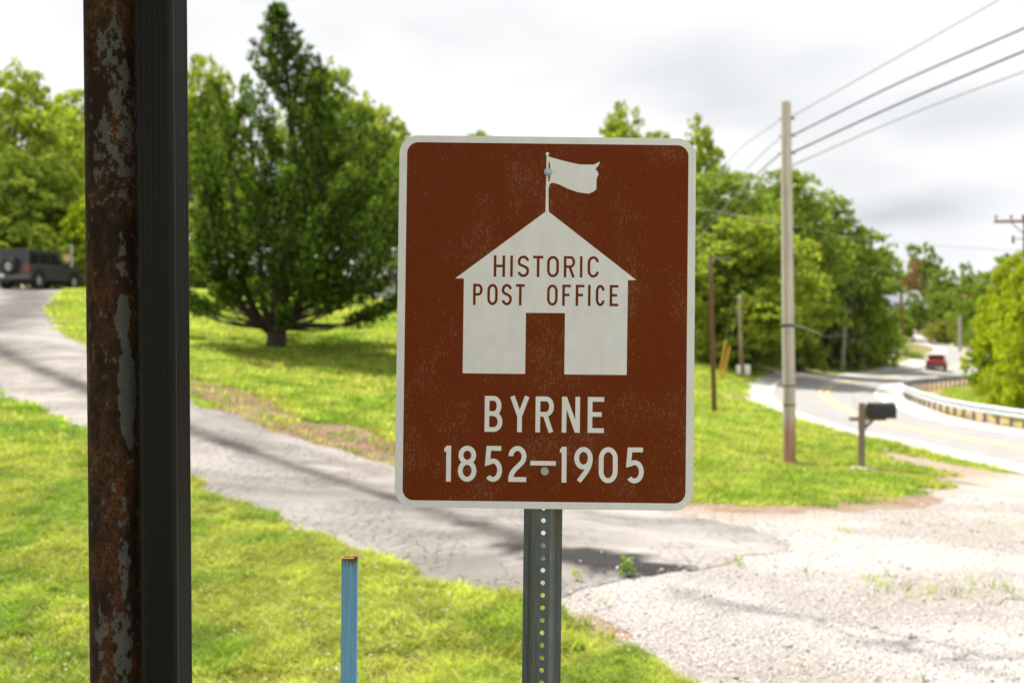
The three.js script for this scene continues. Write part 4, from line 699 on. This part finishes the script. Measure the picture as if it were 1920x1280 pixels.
{
  const q = at(1757, 697, 98), car = thing('pickup_truck', 'red pickup truck driving away round the bend', 'pickup truck', onGround(q.x, 98, 0.06), 1.15);
  const red = std({ color: lin(0.32, 0.032, 0.03), roughness: 0.3, metalness: 0.1 });
  part('body', extrude(archSide([[-2.7, 0.55], [-2.75, 0.7], [-2.7, 1.12], [0.9, 1.12], [2.4, 1.08], [2.6, 0.9], [2.6, 0.5]], [1.7, -1.7], 0.48), 1.82, 0.04).translate(0, 0, -0.91), red, car);
  part('cabin', extrude(outline([[-1.0, 1.1], [-0.85, 1.78], [0.5, 1.78], [1.1, 1.1]]), 1.52, 0.05).translate(0, 0, -0.76), red, car);
  part('rear_window', box(0.03, 0.4, 1.3, -0.985, 1.48, 0), glassM, car);
  part('tailgate', box(0.06, 0.5, 1.66, -2.76, 0.88, 0, 0.02), red, car);
  for (const z of [-1, 1]) { part('tail_light', box(0.08, 0.4, 0.17, -2.77, 0.88, z * 0.9, 0.02), std({ color: lin(0.3, 0.01, 0.01), roughness: 0.2 }), car); part('side_window', extrude(outline([[-0.75, 1.2], [-0.68, 1.68], [0.42, 1.68], [0.85, 1.2]]), 0.02).translate(0, 0, z > 0 ? 0.805 : -0.825), glassM, car); }
  part('rear_bumper', box(0.2, 0.24, 1.95, -2.84, 0.54, 0, 0.04), paint(0.12, 0.12, 0.125, 0.3), car);
  addWheels(car, [1.7, -1.7], 0.85, 0.4, 0.27); car.scale.set(0.82, 0.78, 0.86);
}
// ------------------------------------------------------------------ small signs by the roads
{
  const f = poleAt(131, 548, 58), y = (py) => at(131, py, 58).y - f.y, g = thing('triangular_sign', 'small faded triangular sign on a pale post beside the parked dark car', 'sign', f);
  part('post', cyl(0.055, 0.055, y(458) + 0.4, 0.1, (y(458) - 0.4) / 2, 0, 10), paint(0.45, 0.46, 0.46, 0.5), g);
  part('board', extrude(outline([[-0.42, y(476)], [0.16, y(476)], [-0.08, y(494)]]), 0.03, 0.004).translate(0, 0, 0.07), paint(0.52, 0.42, 0.22, 0.7), g); part('upper_edge', box(0.56, 0.09, 0.034, -0.13, y(477), 0.09), paint(0.4, 0.16, 0.09, 0.7), g);
}
{
  const f = poleAt(1672, 690, 98), g = thing('roadside_marker', 'small blue grey sign on a short post beside the bend', 'sign', f);
  part('post', box(0.07, 1.2, 0.07, 0, 0.5, 0), M.railPost, g); part('plate', box(0.42, 0.5, 0.03, 0, 1.15, 0.05, 0.01), paint(0.16, 0.24, 0.33, 0.5), g);
}
// ------------------------------------------------------------------ houses
function house(label, pos, turn, w, dpt, h, ridge, wallM, roofM) {
  const g = thing('house', label, 'house', pos, turn), prof = outline([[-dpt / 2, -1], [dpt / 2, -1], [dpt / 2, h], [0, h + ridge], [-dpt / 2, h]]);
  part('wall', extrude(prof, w).rotateY(Math.PI / 2).translate(-w / 2, 0, 0), wallM, g);
  const sl = Math.hypot(dpt / 2 + 0.4, ridge * (1 + 0.8 / dpt)), a = Math.atan2(ridge, dpt / 2);
  part('roof', merge([-1, 1].map((s) => box(w + 0.7, 0.12, sl, 0, 0, 0).rotateX(s * a).translate(0, h + ridge / 2 + 0.02 - 0.4 * Math.tan(a) / 2, s * (dpt / 4 + 0.2)))), roofM, g);
  const n = Math.max(2, Math.round(w / 3)); for (let i = 0; i < n; i++) { const x = (i + 0.5) / n * w - w / 2; const wf = part('window', box(1.1, 1.3, 0.08, x, h * 0.55, dpt / 2 + 0.03), paint(0.75, 0.75, 0.73), g); part('pane', box(0.94, 1.12, 0.02, x, h * 0.55, dpt / 2 + 0.075), glassM, wf); }
  part('chimney', box(0.7, 1.6, 0.7, w * 0.25, h + ridge + 0.2, 0), paint(0.3, 0.15, 0.11), g);
  return g;
}
{
  const a = at(1683, 600, 215); house('white house with a grey metal roof far up the road', [a.x, at(1683, 607, 215).y, -215], 0.25, 8.6, 7, 3.3, 3.4, paint(0.75, 0.75, 0.74), paint(0.36, 0.38, 0.43, 0.5));
  const b = at(1838, 560, 200); house('house with a rusty red roof half hidden in the far trees', [b.x, at(1838, 596, 200).y, -200], -0.4, 8, 6, 2.6, 2, paint(0.42, 0.3, 0.24), paint(0.40, 0.14, 0.09));
  const c = at(585, 545, 57), g = onGround(c.x, 57); house('pale house glimpsed through the branches behind the cedar', [g.x, g.y - 1.6, -57], 0.08, 9, 6, 2.7, 1.5, paint(0.62, 0.62, 0.6), paint(0.25, 0.25, 0.26));
}
// ------------------------------------------------------------------ trees
function leaves(lobes, n, size, seed, opt = {}) {                // many small leaf faces in clumps over the lobes of a crown
  const R = rng(seed), P = new Float32Array(n * 12), N = new Float32Array(n * 12), C = new Float32Array(n * 12), I = new Uint32Array(n * 6), tot = lobes.reduce((s, l) => s + Math.pow(l[3] * l[4] * l[5], 2 / 3), 0);
  const u = () => { const z = R() * 2 - 1, a = R() * 6.2832, q = Math.sqrt(1 - z * z); return [q * Math.cos(a), z, q * Math.sin(a)]; };
  let lobe = lobes[0], dir = [0, 1, 0], ctr = [0, 0, 0], left = 0, cl = 1; const T = V3(), B = V3(), D = V3();
  for (let i = 0; i < n; i++) {
    if (!left--) {
      left = 6 + (R() * 16 | 0); let q = R() * tot; for (const l of lobes) { q -= Math.pow(l[3] * l[4] * l[5], 2 / 3); lobe = l; if (q < 0) break; }
      dir = u(); if (dir[1] < -0.35 && R() < 0.6) dir[1] *= -1; const r = 0.5 + 0.55 * Math.pow(R(), 0.5); ctr = [lobe[0] + dir[0] * lobe[3] * r, lobe[1] + dir[1] * lobe[4] * r, lobe[2] + dir[2] * lobe[5] * r]; cl = 0.75 + 0.5 * R();
    }
    const k = (opt.clump ?? 0.16) * (lobe[3] + lobe[4]) * 0.5 * (0.4 + R()), e = u(), x = ctr[0] + e[0] * k * 1.2, y = ctr[1] + e[1] * k * 0.7, z = ctr[2] + e[2] * k * 1.2;
    const s = size * (0.55 + 0.8 * R()), o = u(); D.set(o[0] + dir[0] * 0.5, o[1] + dir[1] * 0.5 + 0.35, o[2] + dir[2] * 0.5).normalize(); const e2 = u(); T.set(...e2).cross(D).normalize(); B.crossVectors(D, T);
    if (opt.droop) { T.y -= opt.droop; T.normalize(); B.crossVectors(D, T).normalize(); }
    const w = s * (opt.slim ?? 0.55), v = cl * (0.8 + 0.4 * R()), yel = R() * 0.25;
    const q = [[T.x * s, T.y * s, T.z * s], [B.x * w, B.y * w, B.z * w], [-T.x * s, -T.y * s, -T.z * s], [-B.x * w, -B.y * w, -B.z * w]];
    for (let m = 0; m < 4; m++) { P.set([x + q[m][0], y + q[m][1], z + q[m][2]], i * 12 + m * 3); N.set([D.x, D.y, D.z], i * 12 + m * 3); C.set([v * (1 + yel), v, v * (1 - yel)], i * 12 + m * 3); }
    I.set([i * 4, i * 4 + 1, i * 4 + 2, i * 4, i * 4 + 2, i * 4 + 3], i * 6);
  }
  const g = new THREE.BufferGeometry(); g.setAttribute('position', new THREE.BufferAttribute(P, 3)); g.setAttribute('normal', new THREE.BufferAttribute(N, 3)); g.setAttribute('color', new THREE.BufferAttribute(C, 3)); g.setIndex(new THREE.BufferAttribute(I, 1)); return g;
}
function deciduous(seed, H, W, n, size, o = {}) {                // a crown of lobes on limbs that reach them
  const R = rng(seed), lobes = [], limbs = [], low = o.low ?? 0.22, th = H * (o.fork ?? 0.3), k = o.lobes ?? 17;
  for (let i = 0; i < k; i++) {
    const t = (i + 0.5) / k, y = H * lerp(low, 0.84, t), prof = Math.sin(Math.PI * clamp((t * 0.68 + 0.2))) ** 0.7, a = i * 2.4 + R() * 0.8, r = (W / 2) * prof * (0.35 + 0.5 * R()), s = (W / 2) * (0.30 + 0.2 * R()) * (0.75 + 0.4 * prof);
    lobes.push([Math.cos(a) * r, y + (R() - 0.5) * H * 0.06, Math.sin(a) * r, s, s * (0.62 + 0.2 * R()), s]);
    limbs.push(taper([V3(0, th * (0.5 + 0.5 * t), 0), V3(Math.cos(a) * r * 0.35, lerp(th, y, 0.55), Math.sin(a) * r * 0.35), V3(Math.cos(a) * r, y, Math.sin(a) * r)], H * 0.011, H * 0.003, 6, 5));
  }
  lobes.push([0, H * 0.85, 0, W * 0.22, H * 0.13, W * 0.22]);
  const trunk = merge([taper([V3(0, -0.4, 0), V3((R() - 0.5) * 0.2, H * 0.3, 0), V3(0, H * 0.62, 0), V3(0, H * 0.85, 0)], H * 0.024, H * 0.004, 10, 9), ...limbs]);
  return { H, W, trunk, crown: leaves(lobes, n, size, seed + 5, { clump: o.clump }) };
}
const TPL = {
  broad: deciduous(101, 14, 11, 20000, 0.195), round: deciduous(202, 14, 10, 20000, 0.19, { low: 0.14, lobes: 20 }), tall: deciduous(303, 15, 8, 16000, 0.19, { low: 0.2, lobes: 18 }),
  distant: deciduous(707, 14, 11, 7000, 0.3), airy: deciduous(404, 14, 8, 7500, 0.2, { low: 0.35, lobes: 15, clump: 0.2 }), bush: deciduous(505, 6, 6.4, 13000, 0.135, { low: 0.08, fork: 0.1, lobes: 18 }), low: deciduous(606, 6, 8, 11000, 0.155, { low: 0.1, fork: 0.1, lobes: 16 }),
};
const LEAF = { light: leafMat(0.275, 0.385, 0.035, 0.5), mid: leafMat(0.19, 0.30, 0.032, 0.5), dark: leafMat(0.19, 0.29, 0.028), lime: leafMat(0.325, 0.45, 0.014, 0.5), silver: leafMat(0.30, 0.37, 0.24), russet: leafMat(0.30, 0.21, 0.09), far: leafMat(0.19, 0.30, 0.032, 0.5), olive: leafMat(0.24, 0.28, 0.045) };
let turnK = 0;
function tree(name, category, label, tpl, leaf, px, topPy, d, wpx, group, sink = 0.2) {
  const T = TPL[tpl], x = at(px, 590, d).x, y = ground(x, d) - sink, h = at(px, topPy, d).y - y, w = (wpx * d) / F, g = thing(name, label, category, [x, y, -d], (turnK += 2.1), group);
  part('trunk', T.trunk, M.bark, g); part('crown', T.crown, LEAF[leaf], g); g.scale.set(w / T.W, h / (T.H * 1.0), w / T.W); return g;
}
const TR = (label, ...a) => tree('tree', 'tree', label, ...a), SH = (label, ...a) => tree('shrub', 'shrub', label, ...a);
// left, behind the driveway
TR('big light green tree at the left edge behind the parked car', 'round', 'light', 30, 108, 70, 250);
TR('tall light green tree rising behind the rusty pipe post', 'broad', 'light', 150, 165, 82, 240);
TR('light green tree cut off by the left edge', 'tall', 'mid', -120, 130, 74, 260);
TR('dark green tree standing low right behind the parked car', 'round', 'dark', 18, 270, 63, 190);
TR('dark green tree between the parked car and the rusty pipe', 'broad', 'dark', 105, 285, 65, 170);
SH('dark undergrowth at the left edge behind the parked car', 'low', 'dark', -30, 400, 59, 150);
SH('dark undergrowth right behind the roof of the parked car', 'low', 'dark', 60, 415, 60, 150);
TR('small bright yellow green tree beside the rusty pipe', 'bush', 'lime', 160, 368, 62, 112);
SH('bright low bush beside the triangular sign', 'bush', 'lime', 150, 462, 61, 70);
// behind the cedar
TR('pale green tree showing above the cedar on its left', 'broad', 'light', 385, 96, 76, 170);
TR('bright green tree showing above the cedar on its right', 'round', 'mid', 618, 100, 66, 200);
TR('light green tree between the cedar and the sign', 'round', 'light', 695, 168, 64, 170);
TR('small crowned green tree at the upper left corner of the sign', 'tall', 'light', 752, 232, 72, 110);
TR('dark tree filling the gap behind the lower cedar branches', 'low', 'dark', 450, 330, 64, 260);
TR('dark tree behind the cedar next to the left edge of the sign', 'low', 'dark', 660, 360, 62, 260);
SH('dark hedge along the top of the lawn left of the sign', 'low', 'dark', 730, 470, 56, 180);
SH('dark hedge along the top of the lawn left of the cedar', 'low', 'dark', 340, 450, 62, 200);
// behind the sign
TR('tree whose tip peeps over the top edge of the sign', 'broad', 'mid', 895, 243, 85, 190);
TR('tree behind the sign left of its centre', 'round', 'mid', 830, 285, 80, 200);
TR('tree hidden behind the centre of the sign', 'broad', 'mid', 1010, 258, 88, 210);
SH('green undergrowth in the woods behind the left half of the sign', 'low', 'mid', 810, 480, 66, 260);
SH('green undergrowth in the woods behind the middle of the sign', 'low', 'mid', 940, 480, 70, 280);
SH('green undergrowth in the woods behind the house symbol of the sign', 'low', 'mid', 1060, 470, 74, 280);
SH('green undergrowth in the woods behind the right half of the sign', 'low', 'mid', 1170, 480, 74, 270);
SH('green undergrowth in the woods behind the right border of the sign', 'low', 'mid', 1265, 500, 70, 230);
TR('round tree in the woods behind the flag on the sign', 'round', 'mid', 1100, 290, 72, 260);
TR('round tree in the woods behind the upper right half of the sign', 'broad', 'mid', 1210, 300, 70, 240);
TR('round tree in the woods behind the upper left half of the sign', 'round', 'mid', 935, 300, 70, 240);
// right of the sign
TR('tall light green tree above the upper right of the sign', 'airy', 'light', 1168, 186, 76, 165);
TR('sparse tall tree at the upper right corner of the sign', 'airy', 'light', 1308, 212, 74, 130);
TR('green tree low between the two tall crowns above the sign', 'broad', 'light', 1240, 240, 80, 120);
TR('broad green tree directly right of the sign', 'round', 'mid', 1345, 300, 66, 270);
TR('broad green tree behind the tall utility pole', 'broad', 'mid', 1455, 312, 78, 290);
TR('green tree right of the utility pole on the edge of the woods', 'round', 'mid', 1545, 352, 92, 230);
TR('large tree low down behind the slim brown pole', 'round', 'light', 1400, 385, 62, 260);
TR('yellow green tree at the right end of the woods', 'round', 'lime', 1612, 446, 92, 96);
TR('silvery green tree in front of the woods right of the utility pole', 'bush', 'silver', 1588, 470, 90, 90);
TR('dark tree at the foot of the woods right of the sign', 'low', 'mid', 1345, 500, 66, 230);
TR('dark tree at the foot of the woods left of the utility pole', 'low', 'dark', 1440, 480, 80, 240);
TR('dark tree at the foot of the woods right of the utility pole', 'low', 'mid', 1530, 500, 94, 220);
TR('dark tree at the foot of the woods beside the road bend', 'low', 'mid', 1618, 520, 90, 140);
SH('bright leafy bush at the right edge of the sign', 'bush', 'light', 1314, 560, 60, 60);
SH('green bank of undergrowth behind the leaning grey pole', 'low', 'mid', 1580, 625, 97, 220);
SH('dark undergrowth behind the yellow guy guards', 'low', 'mid', 1380, 630, 64, 230);
SH('dark undergrowth between the bleached pole and the tall utility pole', 'low', 'mid', 1480, 625, 80, 160);
SH('light green bush beside the brown pole past the bend', 'bush', 'light', 1668, 612, 112, 66);
SH('yellow green low growth on the outside of the bend', 'low', 'light', 1712, 660, 110, 60);
SH('green bush in front of the far white house', 'low', 'mid', 1688, 585, 200, 60);
TR('far tree crown covering the right side of the far white house', 'distant', 'mid', 1712, 545, 205, 50);
TR('vine hung low tree filling the woods directly right of the sign edge', 'low', 'mid', 1318, 440, 70, 200);
TR('vine hung low tree in the woods between the bleached pole and the sign', 'low', 'mid', 1385, 520, 68, 180);
TR('vine hung low tree in the woods just left of the tall utility pole', 'low', 'mid', 1432, 540, 76, 170);
TR('vine hung low tree in the woods just right of the tall utility pole', 'low', 'mid', 1515, 545, 93, 150);
TR('vine hung low tree above the outside of the road bend', 'low', 'mid', 1630, 560, 96, 110);
// right edge, inside the bend
SH('large bright yellow green bush at the right edge behind the guardrail', 'bush', 'lime', 1905, 478, 56, 150);
SH('bright yellow green bush leaning out over the far end of the guardrail', 'bush', 'lime', 1858, 588, 57, 96);
SH('low yellow green bush directly behind the guardrail', 'low', 'lime', 1895, 680, 50, 130);
SH('bright bush cut off by the right edge', 'bush', 'lime', 1945, 474, 41.5, 170);
// far
TR('tall far tree with a flat top beyond the end of the road', 'distant', 'far', 1735, 452, 240, 90);
TR('russet brown crowned tree among the far green trees', 'distant', 'russet', 1712, 482, 228, 46);
TR('far green tree above the grey roofed house', 'distant', 'far', 1682, 506, 250, 70);
TR('far green tree on the slope left of centre above the road', 'distant', 'far', 1775, 498, 210, 90);
TR('far rounded green tree in the middle of the slope', 'distant', 'far', 1830, 505, 185, 100);
TR('far green tree on the slope next to the right edge bush', 'distant', 'far', 1895, 472, 150, 130);
TR('small far tree peeping over the middle of the slope', 'distant', 'far', 1815, 488, 230, 40);
TR('far green tree low on the slope beside the climbing road', 'low', 'mid', 1765, 545, 205, 90);
TR('far green tree low on the slope behind the pale grey pole', 'low', 'mid', 1825, 560, 175, 90);
SH('olive bush on the slope above the climbing road', 'low', 'olive', 1775, 598, 190, 70);
SH('dark green bush between the far slope and the bright bush', 'low', 'mid', 1840, 610, 150, 70);
TR('far tree behind the house at the left end of the slope', 'distant', 'far', 1655, 520, 265, 60);

// ------------------------------------------------------------------ the cedar in the lawn
{
  const d = 30, q = at(517, 655, d), f = onGround(q.x, d), R = rng(77), k = d / F;
  const g = thing('cedar_tree', 'dark green cedar with many low limbs standing alone in the lawn', 'tree', f);
  const prof = [[0.35, 0.5], [0.75, 1.6], [1.15, 2.6], [1.7, 3.0], [3.1, 3.05], [4.6, 2.85], [5.6, 2.4], [6.3, 2.05], [7.2, 1.45], [7.7, 0.9], [8.3, 0.72], [8.9, 0.42], [9.75, 0.05]];
  const rad = (y) => { for (let i = 1; i < prof.length; i++) if (y <= prof[i][0]) return lerp(prof[i - 1][1], prof[i][1], clamp((y - prof[i - 1][0]) / (prof[i][0] - prof[i - 1][0]))); return 0.04; };
  const axis = (y) => V3(lerp(0, 0.5, smooth(0.5, 3, y)) - lerp(0, 0.42, smooth(6, 9.5, y)), y, 0);
  const wood = [taper([V3(0, -0.3, 0), V3(0.02, 0.4, 0), V3(0.1, 1.2, 0), axis(4), axis(7), axis(9.6)], 0.31, 0.014, 20, 12)];
  // side stems fork low from the bole and fan upwards: angle, height, reach
  const stems = [[0.1, 8.1, 1.35], [1.9, 6.6, 1.3], [3.25, 6.4, 1.45], [4.4, 6.2, 1.4], [5.4, 6.8, 1.6], [2.6, 5.0, 2.0], [0.7, 5.2, 2.1]].map(([a, h, r]) => { const c = Math.cos(a), z = Math.sin(a), pts = [V3(c * 0.1, 0.45, z * 0.1), V3(c * r * 0.45, 1.15, z * r * 0.45), V3(c * r * 0.8 + 0.1, h * 0.45, z * r * 0.8), V3(c * r, h, z * r)]; wood.push(taper(pts, 0.13, 0.012, 14, 8)); return { curve: new THREE.CatmullRomCurve3(pts), h }; });
  const onStem = (s, y) => s.curve.getPoint(clamp((y - 0.45) / (s.h - 0.45)) ** 0.9);
  const P = [], N = [], C = [], I = [], UP = V3(0, 1, 0), side = V3(), e = V3(), w = V3(), nn = V3(), o = V3();
  const spray = (c, dir, len, v) => {                            // a flattened feathery spray: narrow blades fanning from one stem
    side.crossVectors(dir, UP).normalize(); if (!isFinite(side.x)) side.set(1, 0, 0); side.applyAxisAngle(dir, (R() - 0.5) * 1.6);
    for (let b = 0; b < 6; b++) {
      const a = (b - 2.5) * 0.3 + (R() - 0.5) * 0.3; e.copy(dir).multiplyScalar(Math.cos(a)).addScaledVector(side, Math.sin(a)).addScaledVector(UP, (R() - 0.4) * 0.3); const l = len * (0.6 + 0.5 * R());
      w.set(R() - 0.5, R() - 0.5, R() - 0.5).cross(e).normalize().multiplyScalar(l * 0.12); nn.crossVectors(e, w).normalize(); if (nn.y < 0) nn.negate();
      o.copy(c).addScaledVector(dir, len * 0.3 * R()); const n = P.length / 3, y = v * (0.75 + 0.5 * R()), rust = R() > 0.988, m1 = l * 0.5;
      P.push(o.x, o.y, o.z, o.x + e.x * m1 + w.x, o.y + e.y * m1 + w.y, o.z + e.z * m1 + w.z, o.x + e.x * l, o.y + e.y * l, o.z + e.z * l, o.x + e.x * m1 - w.x, o.y + e.y * m1 - w.y, o.z + e.z * m1 - w.z);
      for (let m = 0; m < 4; m++) { N.push(nn.x, nn.y, nn.z); C.push(y * (rust ? 2.2 : 1), y * (rust ? 0.75 : 1), y * 0.95); } I.push(n, n + 1, n + 2, n, n + 2, n + 3);
    }
  };
  const bough = (from, to, thick, bare, br) => {
    const r = from.distanceTo(to), m = from.clone().lerp(to, 0.55).add(V3(0, -0.1 * r, 0)), c = new THREE.CatmullRomCurve3([from, m, to]); wood.push(taper([from, m, to], thick, 0.005, 6, 5));
    const steps = Math.max(6, Math.round(r * 11));
    for (let s = 0; s < steps; s++) {
      const u = lerp(bare, 1.05, (s + R()) / steps), p = c.getPoint(clamp(u)), tg = c.getTangent(clamp(u)), wob = (0.05 + 0.15 * Math.sqrt(r)) * (1.25 - u * 0.7);
      for (let n = 0; n < 6; n++) { const dir = tg.clone().add(V3((R() - 0.5) * 1.2, 0.1 + R() * 0.5, (R() - 0.5) * 1.2)).normalize(); spray(p.clone().add(V3((R() - 0.5) * wob * 2, (R() - 0.5) * wob * 1.3, (R() - 0.5) * wob * 2)), dir, 0.07 + 0.12 * R(), br); }
    }
  };
  for (let i = 0; i < 160; i++) {                                // boughs that reach the outline of the crown
    const t = (i + 0.5) / 160, y1 = 1.35 + 8.3 * Math.pow(t, 1.05), a = i * 2.399 + R() * 0.5, lump = 0.62 + 0.66 * noise(Math.cos(a) * 1.6 + 9, y1 * 0.6 + Math.sin(a) * 1.6, 12), r = Math.max(0.12, rad(y1) * lump * (0.85 + 0.3 * R())), to = axis(y1).add(V3(Math.cos(a) * r, 0, Math.sin(a) * r));
    const y0 = Math.max(0.5, y1 - Math.min(y1 * 0.5, 0.3 + r * (y1 < 2 ? 0.35 : 0.5))); let from = axis(y0);
    for (const s of stems) if (y0 < s.h) { const q = onStem(s, y0); if (q.distanceTo(to) < from.distanceTo(to)) from = q; }
    if (y1 < 2.1) to.y -= 0.5 * R() * Math.min(1, r / 2.5);
    bough(from, to, i < 22 ? 0.055 : 0.012 + 0.008 * r, y1 < 1.9 ? 0.68 : y1 < 2.7 ? 0.46 : 0.25, 0.5 + 1.1 * R() * R());
  }
  for (const s of stems) for (let i = 0; i < 15; i++) {           // and short ones round the upper half of every side stem
    const t = (i + 0.5) / 15, y1 = lerp(Math.max(2.6, s.h * 0.5), s.h + 0.1, t), a = i * 2.4 + R(), r = lerp(0.95, 0.16, t) * (0.7 + 0.5 * R()), from = onStem(s, y1 - 0.25), to = onStem(s, y1).add(V3(Math.cos(a) * r, 0.1, Math.sin(a) * r)); bough(from, to, 0.014, 0.15, 0.6 + 0.9 * R() * R());
  }
  part('trunk', merge(wood), M.cedarBark, g);
  part('crown', soup(P, N, null, C, I), leafMat(0.185, 0.33, 0.03, 0.47), g);
}
// ------------------------------------------------------------------ weeds along the broken edge of the asphalt
function weed(label, px, py, h, n, col, seed, name = 'weed') {
  const R = rng(seed), p = G(px, py), P = [], I = [], f = onGround(p.x, p.d, 0.01);
  for (let i = 0; i < n; i++) {
    const a = R() * 6.283, y = h * (0.15 + 0.8 * R()), r = h * (0.15 + 0.45 * R()), l = h * (0.2 + 0.22 * R()), w = l * 0.32, dx = Math.cos(a), dz = Math.sin(a), k = P.length / 3, dip = (R() - 0.35) * l * 0.8;
    P.push(dx * r * 0.4, y, dz * r * 0.4, dx * (r * 0.4 + l * 0.5) - dz * w, y + l * 0.25, dz * (r * 0.4 + l * 0.5) + dx * w, dx * (r * 0.4 + l), y - dip, dz * (r * 0.4 + l), dx * (r * 0.4 + l * 0.5) + dz * w, y + l * 0.25, dz * (r * 0.4 + l * 0.5) - dx * w); I.push(k, k + 1, k + 2, k, k + 2, k + 3);
  }
  const g = thing(name, label, 'weed', f), st = []; for (let i = 0; i < 4; i++) { const a = i * 1.7; st.push(taper([V3(0, -0.02, 0), V3(Math.cos(a) * h * 0.12, h * 0.5, Math.sin(a) * h * 0.12), V3(Math.cos(a) * h * 0.2, h * 0.9, Math.sin(a) * h * 0.2)], h * 0.016, h * 0.006, 5, 5)); }
  part('stem', merge(st), paint(0.12, 0.16, 0.04), g); const gg = soup(P, null, null, new Array(P.length).fill(1), I).toNonIndexed(); gg.computeVertexNormals(); part('leaves', gg, leafMat(...col, 0.45), g);
}
weed('leafy green weed growing at the dark broken end of the asphalt', 1176, 1082, 0.15, 46, [0.22, 0.36, 0.02], 1);
weed('small yellowish weed in the gravel right of the broken asphalt edge', 1385, 1062, 0.085, 30, [0.34, 0.42, 0.03], 2);
weed('low weed at the asphalt edge just right of the signpost', 1082, 1092, 0.09, 30, [0.42, 0.46, 0.02], 3);
weed('broad leaved weed at the lower right of the signpost', 1085, 1232, 0.085, 44, [0.26, 0.42, 0.03], 4);
weed('low sprawling weed between the lawn corner and the gravel', 1160, 1256, 0.075, 44, [0.3, 0.42, 0.03], 5);
weed('yellow flowering weed where the lawn meets the gravel', 1068, 1206, 0.06, 30, [0.42, 0.36, 0.02], 6);
weed('tall tuft of grass near the left edge of the near lawn', 100, 1120, 0.09, 40, [0.3, 0.44, 0.02], 7, 'grass_tuft');

renderer.render(scene, camera);
